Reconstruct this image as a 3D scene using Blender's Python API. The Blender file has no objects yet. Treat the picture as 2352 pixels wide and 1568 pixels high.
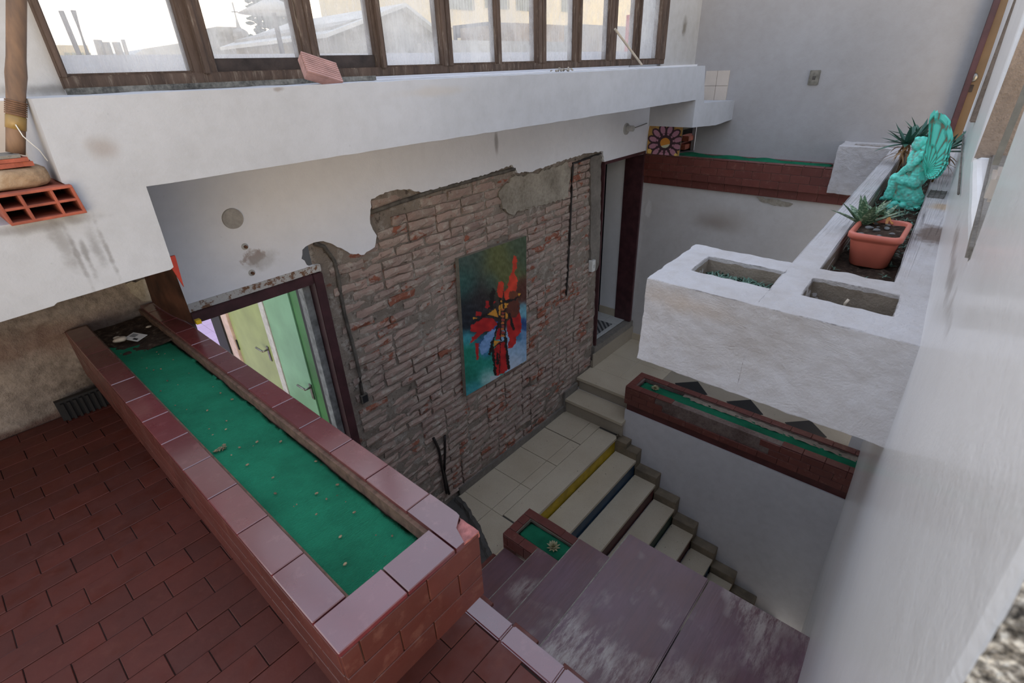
import bpy, bmesh, math, random
from mathutils import Vector, Matrix, noise as mnoise
from mathutils.geometry import tessellate_polygon
random.seed(7)
SC = bpy.context.scene
COL = SC.collection

# ---------------------------------------------------------------- camera
# world axes: X runs along the brick wall, Y runs towards it, Z is up; the lens is the origin
CAM = Matrix(((0.65345762, -0.75621907, -0.03355391),
              (0.38011813, 0.28948624, 0.87846908),
              (-0.65460167, -0.58679676, 0.47661956)))          # rows: camera right, up, backwards
FPX = 1157.2465
cam_d = bpy.data.cameras.new('camera')
cam = bpy.data.objects.new('camera', cam_d)
COL.objects.link(cam)
cam.matrix_world = CAM.transposed().to_4x4()
cam_d.sensor_width = 36.0
cam_d.lens = FPX / 2352.0 * 36.0
cam_d.clip_start = 0.02
cam_d.clip_end = 300
cam_d.dof.use_dof = True
cam_d.dof.focus_distance = 3.2
cam_d.dof.aperture_fstop = 9.0
SC.camera = cam

# ---------------------------------------------------------------- sky and exposure
w = bpy.data.worlds.new('sky'); SC.world = w; w.use_nodes = True
nt = w.node_tree; nt.nodes.clear()
wo = nt.nodes.new('ShaderNodeOutputWorld'); bg = nt.nodes.new('ShaderNodeBackground')
tc = nt.nodes.new('ShaderNodeTexCoord'); sx = nt.nodes.new('ShaderNodeSeparateXYZ')
rp = nt.nodes.new('ShaderNodeValToRGB')
nt.links.new(tc.outputs['Generated'], sx.inputs[0]); nt.links.new(sx.outputs[2], rp.inputs[0])
e = rp.color_ramp.elements
e[0].position = 0.0; e[0].color = (0.95, 0.92, 0.86, 1)
e[1].position = 0.75; e[1].color = (0.66, 0.76, 0.96, 1)
m_ = e.new(0.16); m_.color = (0.95, 1.0, 1.07, 1)
m_ = e.new(0.4); m_.color = (0.78, 0.86, 1.0, 1)
# the low sun's haze ahead, behind the windows
dt = nt.nodes.new('ShaderNodeVectorMath'); dt.operation = 'DOT_PRODUCT'; dt.inputs[1].default_value = Vector((.655, .745, .12)).normalized()
nt.links.new(tc.outputs['Generated'], dt.inputs[0])
pw = nt.nodes.new('ShaderNodeMath'); pw.operation = 'POWER'; nt.links.new(dt.outputs['Value'], pw.inputs[0]); pw.inputs[1].default_value = 16; pw.use_clamp = True
gl_ = nt.nodes.new('ShaderNodeMix'); gl_.data_type = 'RGBA'; gl_.blend_type = 'ADD'; nt.links.new(pw.outputs[0], gl_.inputs[0]); nt.links.new(rp.outputs[0], gl_.inputs[6]); gl_.inputs[7].default_value = (3.2, 2.2, 1.0, 1)
nt.links.new(gl_.outputs[2], bg.inputs[0]); bg.inputs[1].default_value = 1.0
nt.links.new(bg.outputs[0], wo.inputs[0])
vs = SC.view_settings
vs.view_transform = 'Standard'; vs.look = 'None'; vs.gamma = 1.0; vs.use_curve_mapping = False
vs.exposure = 0.58
SC.cycles.max_bounces = 8
SC.cycles.diffuse_bounces = 6
SC.cycles.transparent_max_bounces = 12
SC.cycles.use_denoising = True

# ---------------------------------------------------------------- helpers
def at(px, py, ax, v):
    """The point of a measured plane (axis ax = v) that the survey pixel (px, py) shows."""
    r = Vector(((px - 1176) / FPX, -(py - 784) / FPX, -1.0))
    d = CAM.transposed() @ r
    return d * (v / d[ax])

def srgb(r, g, b):
    f = lambda c: c / 12.92 if c <= 0.04045 else ((c + 0.055) / 1.055) ** 2.4
    return (f(r / 255), f(g / 255), f(b / 255), 1.0)

def wloc(o):
    v = Vector((0, 0, 0))
    while o is not None:
        v += o.location; o = o.parent
    return v

def link(name, me, mat=None, parent=None, loc=(0, 0, 0), smooth=False):
    o = bpy.data.objects.new(name, me); COL.objects.link(o)
    if mat is not None and not me.materials: me.materials.append(mat)
    o.location = Vector(loc)
    if parent is not None:
        o.parent = parent; o.location = Vector(loc) - wloc(parent)
    if smooth:
        me.polygons.foreach_set('use_smooth', [True] * len(me.polygons))
    return o

def obj(name, bm, mat, parent=None, smooth=False, recalc=True):
    """bm holds world coordinates; the object's origin goes to the middle of its foot."""
    if recalc: bmesh.ops.recalc_face_normals(bm, faces=bm.faces)
    xs = [v.co.x for v in bm.verts]; ys = [v.co.y for v in bm.verts]; zs = [v.co.z for v in bm.verts]
    c = Vector(((min(xs) + max(xs)) / 2, (min(ys) + max(ys)) / 2, min(zs)))
    bmesh.ops.translate(bm, verts=bm.verts, vec=-c)
    me = bpy.data.meshes.new(name); bm.to_mesh(me); bm.free()
    return link(name, me, mat, parent, c, smooth)

def tag(o, label=None, cat=None, group=None, kind=None):
    if label: o['label'] = label
    if cat: o['category'] = cat
    if group: o['group'] = group
    if kind: o['kind'] = kind
    return o

def empty(name, loc, label=None, cat=None, group=None, kind=None, parent=None):
    o = bpy.data.objects.new(name, None); COL.objects.link(o)
    o.empty_display_size = 0.05
    o.location = Vector(loc)
    if parent is not None:
        o.parent = parent; o.location = Vector(loc) - wloc(parent)
    return tag(o, label, cat, group, kind)

def B(): return bmesh.new()

def box(bm, x0, x1, y0, y1, z0, z1):
    v = [bm.verts.new(p) for p in ((x0, y0, z0), (x1, y0, z0), (x1, y1, z0), (x0, y1, z0), (x0, y0, z1), (x1, y0, z1), (x1, y1, z1), (x0, y1, z1))]
    for f in ((0, 3, 2, 1), (4, 5, 6, 7), (0, 1, 5, 4), (1, 2, 6, 5), (2, 3, 7, 6), (3, 0, 4, 7)):
        bm.faces.new([v[i] for i in f])
    return v

def boxo(name, mat, x0, x1, y0, y1, z0, z1, parent=None, bev=0.0, seg=2):
    bm = B(); box(bm, x0, x1, y0, y1, z0, z1)
    if bev: bmesh.ops.bevel(bm, geom=bm.edges[:], offset=bev, segments=seg, affect='EDGES', clamp_overlap=True)
    return obj(name, bm, mat, parent)

def N3(p, s, o=0.0):
    return mnoise.noise(Vector((p[0] * s + o, p[1] * s + o * 1.7, p[2] * s - o)))

def rough(bm, amp, s, o=0.0, verts=None):
    for v in (verts or bm.verts):
        v.co += Vector((N3(v.co, s, o), N3(v.co, s, o + 31.7), N3(v.co, s, o + 71.3))) * amp

def prism(bm, pts, axis, a, b):
    """A polygon (list of 2-D points) swept along axis from a to b; pts are the other two coordinates in order."""
    def mk(p, t):
        if axis == 0: return (t, p[0], p[1])
        if axis == 1: return (p[0], t, p[1])
        return (p[0], p[1], t)
    va = [bm.verts.new(mk(p, a)) for p in pts]; vb = [bm.verts.new(mk(p, b)) for p in pts]
    n = len(pts)
    for t in tessellate_polygon([[Vector((p[0], p[1], 0)) for p in pts]]):
        try: bm.faces.new([va[i] for i in t]); bm.faces.new([vb[i] for i in reversed(t)])
        except ValueError: pass
    for i in range(n):
        j = (i + 1) % n
        bm.faces.new((va[i], va[j], vb[j], vb[i]))

def ragged(pts, step, amp, seed=0, keep=()):
    """Subdivide a polyline and push its points about so that it reads as a broken edge."""
    rng = random.Random(seed); out = []
    for i in range(len(pts) - 1):
        a, b = Vector(pts[i]), Vector(pts[i + 1]); L = (b - a).length; n = max(1, int(L / step))
        nrm = Vector((-(b - a).y, (b - a).x)).normalized() if L else Vector((0, 0))
        for k in range(n):
            p = a.lerp(b, k / n)
            if k: p = p + nrm * rng.uniform(-amp, amp) + (b - a).normalized() * rng.uniform(-step, step) * 0.25
            out.append((p.x, p.y))
    out.append(tuple(pts[-1])); return out

def tube(bm, pts, r, n=8, caps=True):
    pts = [Vector(p) for p in pts]; rings = []
    for i, p in enumerate(pts):
        d = (pts[min(i + 1, len(pts) - 1)] - pts[max(i - 1, 0)]).normalized()
        u = d.cross(Vector((0, 0, 1)))
        if u.length < 0.05: u = d.cross(Vector((1, 0, 0)))
        u.normalize(); w_ = d.cross(u)
        rr = r[i] if isinstance(r, (list, tuple)) else r
        rings.append([bm.verts.new(p + (u * math.cos(2 * math.pi * k / n) + w_ * math.sin(2 * math.pi * k / n)) * rr) for k in range(n)])
    for a, b in zip(rings, rings[1:]):
        for k in range(n):
            bm.faces.new((a[k], a[(k + 1) % n], b[(k + 1) % n], b[k]))
    if caps: bm.faces.new(rings[0][::-1]); bm.faces.new(rings[-1])

def ell(bm, c, r, rot=None, sub=2):
    m = Matrix.Translation(Vector(c)) @ (rot.to_4x4() if rot else Matrix.Identity(4)) @ Matrix.Diagonal((r[0], r[1], r[2], 1))
    bmesh.ops.create_icosphere(bm, subdivisions=sub, radius=1.0, matrix=m)

def heights(bm, xs, ys, H, zb):
    """A solid over a grid of cells: H[i][j] is the top of cell i, j (None = nothing there); walls go down to zb."""
    nx, ny = len(xs) - 1, len(ys) - 1; V = {}
    def vert(x, y, z):
        k = (round(x, 5), round(y, 5), round(z, 5))
        if k not in V: V[k] = bm.verts.new(k)
        return V[k]
    def q(*c):
        try: bm.faces.new([vert(*p) for p in c])
        except ValueError: pass
    levels = sorted({h for r in H for h in r if h is not None} | {zb})
    def h(i, j): return H[i][j] if 0 <= i < nx and 0 <= j < ny and H[i][j] is not None else zb
    for i in range(nx):
        for j in range(ny):
            if H[i][j] is None: continue
            x0, x1, y0, y1, z = xs[i], xs[i + 1], ys[j], ys[j + 1], H[i][j]
            q((x0, y0, z), (x1, y0, z), (x1, y1, z), (x0, y1, z))
            q((x0, y1, zb), (x1, y1, zb), (x1, y0, zb), (x0, y0, zb))
            for di, dj, a, b in ((1, 0, (x1, y0), (x1, y1)), (-1, 0, (x0, y1), (x0, y0)), (0, 1, (x1, y1), (x0, y1)), (0, -1, (x0, y0), (x1, y0))):
                hn = h(i + di, j + dj)
                if hn < z:
                    lv = [l for l in levels if hn <= l <= z]
                    for l0, l1 in zip(lv, lv[1:]): q((*a, l0), (*b, l0), (*b, l1), (*a, l1))

def gridsheet(bm, x0, x1, y0, y1, nx, ny, zf):
    vv = [[bm.verts.new((x0 + (x1 - x0) * i / nx, y0 + (y1 - y0) * j / ny, 0)) for j in range(ny + 1)] for i in range(nx + 1)]
    for r in vv:
        for v in r: v.co.z = zf(v.co.x, v.co.y)
    for i in range(nx):
        for j in range(ny): bm.faces.new((vv[i][j], vv[i + 1][j], vv[i + 1][j + 1], vv[i][j + 1]))
    return vv

# ---------------------------------------------------------------- materials
class M:
    def __init__(s, name, rough=0.7, spec=0.5):
        s.m = bpy.data.materials.new(name); s.m.use_nodes = True; s.t = s.m.node_tree
        s.b = s.t.nodes['Principled BSDF']; s.b.inputs['Roughness'].default_value = rough
        s.b.inputs['Specular IOR Level'].default_value = spec
        g = s.t.nodes.new('ShaderNodeNewGeometry'); s.pos = g.outputs['Position']; s.h = None
    def n(s, t, **k):
        x = s.t.nodes.new(t)
        for a, v in k.items(): setattr(x, a, v)
        return x
    def l(s, a, b): s.t.links.new(a, b)
    def setin(s, sock, v):
        if hasattr(v, 'is_linked') or isinstance(v, bpy.types.NodeSocket): s.l(v, sock)
        else: sock.default_value = v
    def scl(s, sc, off=(0, 0, 0), src=None):
        m = s.n('ShaderNodeMapping'); s.l(src or s.pos, m.inputs[0]); m.inputs['Scale'].default_value = sc; m.inputs['Location'].default_value = off
        return m.outputs[0]
    def noise(s, scale, detail=4, rough=0.55, vec=None, dist=0.0):
        x = s.n('ShaderNodeTexNoise'); s.l(vec or s.pos, x.inputs['Vector']); x.inputs['Scale'].default_value = scale
        x.inputs['Detail'].default_value = detail; x.inputs['Roughness'].default_value = rough; x.inputs['Distortion'].default_value = dist
        return x.outputs['Fac']
    def rnd(s):
        return s.n('ShaderNodeObjectInfo').outputs['Random']
    def ramp(s, f, stops, interp='LINEAR'):
        r = s.n('ShaderNodeValToRGB'); s.l(f, r.inputs[0]); r.color_ramp.interpolation = interp
        e = r.color_ramp.elements
        while len(e) < len(stops): e.new(0.5)
        for x, (p, c) in zip(e, stops):
            x.position = p; x.color = c if isinstance(c, tuple) else (c, c, c, 1)
        return r.outputs[0]
    def math(s, op, a, b=0.0, clamp=False):
        x = s.n('ShaderNodeMath', operation=op, use_clamp=clamp); s.setin(x.inputs[0], a); s.setin(x.inputs[1], b); return x.outputs[0]
    def mix(s, f, a, b, mode='MIX'):
        x = s.n('ShaderNodeMix', data_type='RGBA', blend_type=mode); s.setin(x.inputs[0], f); s.setin(x.inputs[6], a); s.setin(x.inputs[7], b); return x.outputs[2]
    def spot(s, c, r, soft=0.5, wob=0.5, nscale=9.0):
        """A blotch of its own shape on the surface: 1 inside an ellipsoid round c, ragged by noise."""
        v = s.n('ShaderNodeVectorMath', operation='SUBTRACT'); s.l(s.pos, v.inputs[0]); v.inputs[1].default_value = c
        d = s.n('ShaderNodeVectorMath', operation='DIVIDE'); s.l(v.outputs[0], d.inputs[0]); d.inputs[1].default_value = r
        L = s.n('ShaderNodeVectorMath', operation='LENGTH'); s.l(d.outputs[0], L.inputs[0])
        k = s.math('ADD', L.outputs['Value'], s.math('MULTIPLY', s.math('SUBTRACT', s.noise(nscale, 4), 0.5), wob * 2))
        mr = s.n('ShaderNodeMapRange', interpolation_type='SMOOTHSTEP'); s.l(k, mr.inputs[0])
        mr.inputs[1].default_value = 1.0; mr.inputs[2].default_value = 1.0 - soft; mr.inputs[3].default_value = 0; mr.inputs[4].default_value = 1
        return mr.outputs[0]
    def color(s, c): s.setin(s.b.inputs['Base Color'], c)
    def rgh(s, c): s.setin(s.b.inputs['Roughness'], c)
    def bump(s, h, dist=0.01, strength=1.0):
        x = s.n('ShaderNodeBump'); s.l(h, x.inputs['Height']); x.inputs['Distance'].default_value = dist; x.inputs['Strength'].default_value = strength
        if s.h: s.l(s.h, x.inputs['Normal'])
        s.h = x.outputs[0]; s.l(s.h, s.b.inputs['Normal'])

def plaster(name, col, dirt=None, amt=0.25, rough=0.75, spots=(), bumpd=0.003, coat=0.0, sc=1.0):
    m = M(name, rough)
    dirt = dirt or tuple(c * 0.62 for c in col[:3]) + (1,)
    big = m.ramp(m.noise(1.6 * sc, 5, 0.6), [(0.38, 0.0), (0.72, 1.0)])
    fine = m.ramp(m.noise(14 * sc, 6, 0.65), [(0.40, 0.0), (0.75, 1.0)])
    f = m.math('MULTIPLY', m.math('ADD', m.math('MULTIPLY', big, 0.65), m.math('MULTIPLY', fine, 0.45)), amt)
    c = m.mix(f, col, dirt)
    fl = m.ramp(m.noise(60, 3, 0.5), [(0.70, 0.0), (0.76, 1.0)])
    c = m.mix(m.math('MULTIPLY', fl, 0.35 * min(1, amt * 2)), c, dirt)
    for (cc, rr, colr, a, *ex) in spots:
        sp = m.spot(cc, rr, *(ex[:3] if ex else ()))
        c = m.mix(m.math('MULTIPLY', sp, a), c, colr)
    m.color(c)
    if coat: m.b.inputs['Coat Weight'].default_value = coat; m.b.inputs['Coat Roughness'].default_value = 0.15
    m.bump(m.noise(9, 5, 0.6), bumpd); m.bump(m.noise(120, 3, 0.6), bumpd * 0.25)
    return m.m

def flat(name, col, rough=0.6, var=0.12, sc=20, bump=0.0, metal=0.0, spec=0.5):
    m = M(name, rough, spec)
    d = tuple(c * (1 - var * 2.2) for c in col[:3]) + (1,)
    m.color(m.mix(m.ramp(m.noise(sc, 4), [(0.35, 0.0), (0.7, 1.0)]), col, d))
    m.b.inputs['Metallic'].default_value = metal
    if bump: m.bump(m.noise(sc * 3, 4), bump)
    return m.m

def tilemat(name, a, b, rough=0.3, wear=None, wamt=0.3, spec=0.5, obvar=0.5, coat=0.0, coatior=1.5):
    m = M(name, rough, spec)
    c = m.mix(m.math('MULTIPLY', m.rnd(), obvar), a, b)
    c = m.mix(m.math('MULTIPLY', m.ramp(m.noise(10, 5, 0.65), [(0.4, 0.0), (0.75, 1.0)]), 0.5), c, b)
    if wear: c = m.mix(m.math('MULTIPLY', m.ramp(m.noise(22, 6, 0.7), [(0.56, 0.0), (0.66, 1.0)]), wamt), c, wear)
    m.color(c)
    m.rgh(m.ramp(m.noise(14, 5, 0.6), [(0.3, rough * 0.75), (0.75, min(1, rough * 1.5))]))
    if coat: m.b.inputs['Coat Weight'].default_value = coat; m.b.inputs['Coat Roughness'].default_value = 0.16; m.b.inputs['Coat IOR'].default_value = coatior
    m.bump(m.noise(30, 4), 0.0008)
    return m.m

W_ = srgb(180, 182, 187)
GREY = srgb(118, 112, 106); BROWN = srgb(112, 84, 62); DARK = srgb(52, 46, 42)
MAT = {}
sp = at(235, 340, 1, 1.95); sp2 = at(150, 570, 1, 1.95); sp3 = at(1000, 210, 1, 1.95); sp4 = at(90, 520, 1, 1.95)
MAT['beam'] = plaster('beam_plaster', W_, srgb(138, 137, 136), 0.42, spots=[
    (sp, (0.055, 1, 0.05), srgb(140, 128, 118), 0.55, 0.9, 0.5, 14), (sp2 + Vector((0, 0, 0.02)), (0.03, 1, 0.10), srgb(110, 106, 100), 0.5, 0.9, 0.8, 24),
    (sp2 + Vector((0.07, 0, -0.01)), (0.02, 1, 0.09), srgb(105, 102, 98), 0.5, 0.9, 0.8, 26), (sp2 + Vector((0.04, 0, -0.04)), (0.012, 1, 0.09), srgb(95, 92, 88), 0.6, 0.9, 0.8, 30),
    (sp2 + Vector((0.02, 0, -0.03)), (0.010, 1, 0.13), srgb(104, 100, 96), 0.55, 0.9, 0.8, 34), (sp2 + Vector((0.095, 0, -0.035)), (0.010, 1, 0.12), srgb(104, 100, 96), 0.55, 0.9, 0.8, 36), (at(640, 205, 1, 1.95), (0.03, 1, 0.012), srgb(120, 108, 96), 0.6, 0.8, 0.8, 30),
    (sp3, (0.35, 1, 0.03), srgb(176, 164, 148), 0.35, 0.9, 0.6, 6), (sp4, (0.2, 1, 0.02), srgb(96, 90, 84), 0.5, 0.9, 0.7, 20)])
rs = at(580, 590, 1, 2.75); dr = at(1135, 325, 1, 2.75)
MAT['plaster'] = plaster('upper_wall_plaster', srgb(232, 234, 240), srgb(184, 186, 190), 0.25, spots=[
    (rs, (0.07, 1, 0.045), srgb(122, 88, 62), 0.7, 0.5, 1.0, 32), (rs + Vector((0.02, 0, -.02)), (0.12, 1, 0.07), srgb(170, 168, 166), 0.6, 0.9, 0.6, 20),
    (dr, (0.03, 1, 0.13), srgb(112, 106, 104), 0.6, 0.8, 0.4, 10)])
g1 = at(1640, 510, 0, 5.4)
MAT['endwall'] = plaster('end_wall_plaster', srgb(160, 159, 161), srgb(132, 127, 123), 0.42, spots=[
    (g1, (1, 0.30, 0.13), srgb(116, 101, 90), 0.55, 0.95, 0.35, 4), (g1 + Vector((0, -.1, .05)), (1, 0.45, 0.2), srgb(140, 132, 124), 0.5, 0.95, 0.35, 4),
    (at(1490, 480, 0, 5.4), (1, .05, .12), srgb(206, 204, 202), .7, .5, .5, 18)])
MAT['endwall_low'] = plaster('lightened_end_wall_plaster', srgb(198, 195, 193), srgb(160, 154, 148), 0.45, spots=[
    (g1, (1, 0.30, 0.13), srgb(130, 113, 100), 0.6, 0.95, 0.35, 4), (g1 + Vector((0, -.1, .05)), (1, 0.45, 0.2), srgb(160, 150, 140), 0.5, 0.95, 0.35, 4),
    (at(1490, 480, 0, 5.4), (1, .05, .12), srgb(214, 212, 210), .7, .5, .5, 18)])  # end wall plaster again, its colour raised to stand in for light below
MAT['rightwall'] = plaster('glossy_white_wall_paint', srgb(240, 240, 240), srgb(204, 200, 196), 0.3, rough=0.36, bumpd=0.004, coat=0.4, spots=[
    (Vector((1.5, 0, -0.42)), (0.5, 1, 0.05), srgb(150, 140, 130), 0.7, 0.8, 0.9, 14)])
MAT['stairwall'] = plaster('stair_wall_plaster', srgb(204, 202, 204), srgb(160, 158, 158), 0.45)
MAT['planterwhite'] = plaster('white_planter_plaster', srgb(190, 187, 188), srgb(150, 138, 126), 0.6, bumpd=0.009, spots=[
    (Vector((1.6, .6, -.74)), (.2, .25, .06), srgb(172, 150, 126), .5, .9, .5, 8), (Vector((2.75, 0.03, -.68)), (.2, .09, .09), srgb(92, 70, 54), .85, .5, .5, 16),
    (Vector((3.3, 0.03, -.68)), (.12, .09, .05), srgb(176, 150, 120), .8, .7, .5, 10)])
MAT['inner'] = plaster('raw_cell_cement', srgb(150, 138, 124), srgb(96, 84, 70), 0.9, bumpd=0.01)
MAT['cement'] = plaster('raw_cement', srgb(132, 126, 118), srgb(84, 78, 72), 0.9, bumpd=0.012, sc=2)
MAT['darkcement'] = plaster('dark_cement', srgb(84, 80, 76), srgb(56, 52, 48), 0.9, bumpd=0.01, sc=2)
RED1, RED2 = srgb(148, 72, 60), srgb(112, 50, 42)
MAT['rim'] = tilemat('glazed_rim_tile', srgb(106, 44, 48), srgb(82, 33, 37), 0.3, srgb(128, 76, 76), 0.3, obvar=0.8, coat=1.0, coatior=1.9)
MAT['face'] = tilemat('red_face_tile', srgb(88, 46, 40), srgb(66, 36, 31), 0.34, srgb(128, 90, 78), 0.25)
MAT['floortile'] = tilemat('red_floor_tile', srgb(92, 38, 26), srgb(66, 29, 21), 0.62, srgb(104, 54, 40), 0.25)
MAT['dimtile'] = tilemat('dark_red_planter_tile', srgb(110, 58, 50), srgb(84, 42, 37), 0.4, srgb(150, 110, 96), 0.3)
MAT['grout'] = flat('brown_grout', srgb(120, 92, 76), 0.9, 0.25, 40, 0.001)
MAT['lightgrout'] = flat('light_grout', srgb(176, 160, 140), 0.9, 0.2, 40, 0.001)
MAT['darkgrout'] = flat('dark_grout', srgb(52, 32, 26), 0.9, 0.25, 40, 0.001)

def terrazzo(name, a, b):
    m = M(name, 0.38)
    c = m.mix(m.math('MULTIPLY', m.ramp(m.noise(2.5, 5, .6), [(.35, 0.), (.75, 1.)]), .6), a, b)
    v = m.n('ShaderNodeTexVoronoi'); m.l(m.pos, v.inputs['Vector']); v.inputs['Scale'].default_value = 130
    c = m.mix(m.math('MULTIPLY', m.ramp(v.outputs['Distance'], [(.18, 1.), (.26, 0.)]), .45), c, srgb(120, 108, 92))
    sp_ = m.ramp(m.noise(45, 2, .4), [(.74, 0.), (.77, 1.)])
    c = m.mix(sp_, c, srgb(74, 62, 52)); m.color(c); m.bump(m.noise(40, 3), .0006)
    return m.m
MAT['terrazzo'] = terrazzo('beige_terrazzo', srgb(196, 184, 162), srgb(168, 152, 128))
MAT['terrazzo2'] = terrazzo('grey_terrazzo', srgb(160, 150, 134), srgb(136, 124, 108))
MAT['blacktile'] = flat('black_tile', srgb(30, 30, 33), 0.35, 0.1)
MAT['yellow'] = flat('yellow_riser_paint', srgb(196, 164, 22), 0.5, 0.2, 9)
MAT['blue'] = flat('dark_blue_riser_paint', srgb(26, 66, 96), 0.45, 0.25, 9)
MAT['maroon'] = flat('maroon_riser_paint', srgb(88, 40, 38), 0.5, 0.2, 9)
MAT['green_riser'] = flat('dark_green_riser_paint', srgb(26, 58, 44), 0.5, 0.2, 9)

m = M('painted_tread', 0.42)
g = m.noise(3.2, 5, .65, vec=m.scl((0.35, 3.5, 3.5)))
c = m.mix(m.ramp(m.noise(2.3, 4, .6), [(.35, 0.), (.7, 1.)]), srgb(108, 78, 88), srgb(102, 66, 62))
c = m.mix(m.math('MULTIPLY', m.ramp(m.noise(38, 4, .6, vec=m.scl((.12, 1, 1))), [(.42, 0.), (.68, 1.)]), .5), c, srgb(84, 60, 66))
worn = m.math('MULTIPLY', m.ramp(m.noise(1.9, 3, .6), [(.50, 0.), (.64, 1.)]), m.ramp(m.noise(26, 6, .75, vec=m.scl((.25, 1, 1))), [(.42, 0.), (.60, 1.)]))
m.color(m.mix(m.math('MULTIPLY', worn, .8), c, srgb(178, 166, 158)))
m.bump(m.noise(60, 4, .6, vec=m.scl((.1, 1, 1))), .0015)
m.b.inputs['Coat Weight'].default_value = .35; m.b.inputs['Coat Roughness'].default_value = .3
MAT['tread'] = m.m
MAT['nosing'] = flat('worn_tread_edge', srgb(160, 152, 140), 0.6, .25, 40)

m = M('green_turf', 0.85, .25)
c = m.mix(m.ramp(m.noise(5, 5, .6), [(.35, 0.), (.72, 1.)]), srgb(60, 184, 138), srgb(44, 138, 102))
wv = m.n('ShaderNodeTexWave', wave_type='BANDS', bands_direction='Y'); m.l(m.scl((.5, 1, 1)), wv.inputs[0]); wv.inputs['Scale'].default_value = 120; wv.inputs['Distortion'].default_value = 3.5; wv.inputs['Detail'].default_value = 2; wv.inputs['Detail Scale'].default_value = 3
c = m.mix(m.math('MULTIPLY', m.ramp(wv.outputs['Fac'], [(.1, 1.), (.6, 0.)]), .35), c, srgb(10, 66, 44))
c = m.mix(m.ramp(m.noise(55, 3), [(.73, 0.), (.77, .7)]), c, srgb(120, 110, 80)); m.color(c)
m.bump(wv.outputs['Fac'], .0012); m.bump(m.noise(220, 2), .001)
MAT['turf'] = m.m
m = M('dark_soil', 0.95, .2)
c = m.ramp(m.noise(38, 6, .7), [(.3, srgb(38, 30, 26)), (.55, srgb(72, 58, 48)), (.66, srgb(104, 92, 80)), (.72, srgb(176, 168, 156))])
m.color(c); m.bump(m.noise(60, 5, .7), .01); MAT['soil'] = m.m

# brick: dusty mauve with exposed red cores, mortar smeared across
m = M('old_brick', 0.9, .2)
r = m.rnd()
c = m.mix(r, srgb(176, 150, 138), srgb(148, 128, 120))
c = m.mix(m.ramp(m.noise(7, 5, .6), [(.4, 0.), (.7, 1.)]), c, srgb(168, 152, 140))
nr = m.math('ADD', m.noise(4.2, 4, .65, vec=m.scl((1, 1, 1.6))), m.math('MULTIPLY', m.math('SUBTRACT', r, .5), .12))
c = m.mix(m.ramp(nr, [(.60, 0.), (.63, .9)]), c, m.mix(m.noise(11, 3), srgb(166, 94, 68), srgb(124, 80, 66)))
c = m.mix(m.math('MULTIPLY', m.ramp(m.noise(16, 6, .7), [(.52, 0.), (.64, 1.)]), .8), c, srgb(188, 178, 166))
c = m.mix(m.math('MULTIPLY', m.ramp(m.noise(24, 5, .7), [(.60, 0.), (.68, 1.)]), .6), c, srgb(84, 72, 64))
m.color(c); m.bump(m.noise(24, 6, .7), .012); m.bump(m.noise(90, 4, .7), .003)
MAT['brick'] = m.m
m = M('crumbling_mortar', 0.95, .2)
c = m.mix(m.ramp(m.noise(2.1, 5, .6), [(.35, 0.), (.7, 1.)]), srgb(156, 144, 132), srgb(126, 116, 106))
c = m.mix(m.math('MULTIPLY', m.ramp(m.noise(13, 6, .7), [(.52, 0.), (.66, 1.)]), .8), c, srgb(186, 178, 168))
c = m.mix(m.math('MULTIPLY', m.ramp(m.noise(8, 5, .7, vec=m.scl((1, 1, 1.8), (3, 3, 3))), [(.60, 0.), (.66, 1.)]), .7), c, srgb(134, 78, 58))
c = m.mix(m.math('MULTIPLY', m.ramp(m.noise(19, 6, .7), [(.34, 1.), (.42, 0.)]), .7), c, srgb(66, 58, 52))
c = m.mix(m.math('MULTIPLY', m.spot(at(2320 / 2 + 60, 960, 1, 2.75), (.13, 1, .5), .5, .5, 5), .5), c, srgb(62, 58, 54))
m.color(c); m.bump(m.noise(18, 6, .72), .02); m.bump(m.noise(70, 5, .7), .006)
MAT['mortar'] = m.m
MAT['oldplaster'] = plaster('old_lime_plaster', srgb(172, 164, 150), srgb(104, 96, 84), 1.0, bumpd=0.012, sc=3)

m = M('weathered_brown_wood', 0.8, .25)
c = m.mix(m.ramp(m.noise(6, 6, .7, vec=m.scl((3, 3, .5))), [(.35, 0.), (.7, 1.)]), srgb(96, 80, 70), srgb(60, 49, 43))
c = m.mix(m.math('MULTIPLY', m.ramp(m.noise(30, 5, .7, vec=m.scl((2, 2, .3))), [(.55, 0.), (.7, 1.)]), .5), c, srgb(150, 138, 124))
m.color(c); m.bump(m.noise(40, 5, .7, vec=m.scl((2, 2, .2))), .004); MAT['oldwood'] = m.m
MAT['darkwood'] = flat('blackened_sill', srgb(62, 52, 48), .85, .3, 14, .004)
MAT['purple'] = flat('purple_brown_frame_paint', srgb(78, 46, 50), .45, .2, 12, .0008)
MAT['greydoor'] = flat('peeling_grey_jamb', srgb(150, 152, 150), .7, .25, 20, .002)
MAT['black'] = flat('black_void_paint', srgb(24, 25, 30), .6, .2)
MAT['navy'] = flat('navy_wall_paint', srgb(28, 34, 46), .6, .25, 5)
MAT['steel'] = flat('dull_steel', srgb(140, 138, 132), .35, .2, 30, 0, .9)
MAT['white'] = flat('white_plastic', srgb(222, 222, 218), .4, .05)
MAT['bulbwhite'] = flat('painted_fitting', srgb(190, 190, 188), .5, .15)
MAT['conduit'] = flat('grey_conduit', srgb(104, 98, 90), .7, .3, 20, .001)
MAT['blackpipe'] = flat('black_pipe', srgb(40, 34, 32), .5, .2)
MAT['terracotta'] = flat('terracotta_pot', srgb(206, 112, 92), .45, .08, 8)
MAT['hollow'] = flat('hollow_clay_brick', srgb(168, 88, 66), .85, .22, 18, .003)
MAT['vent'] = flat('pink_ribbed_clay', srgb(178, 138, 130), .85, .15, 18, .002)
m = M('sandy_stone', .9, .2)
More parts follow.
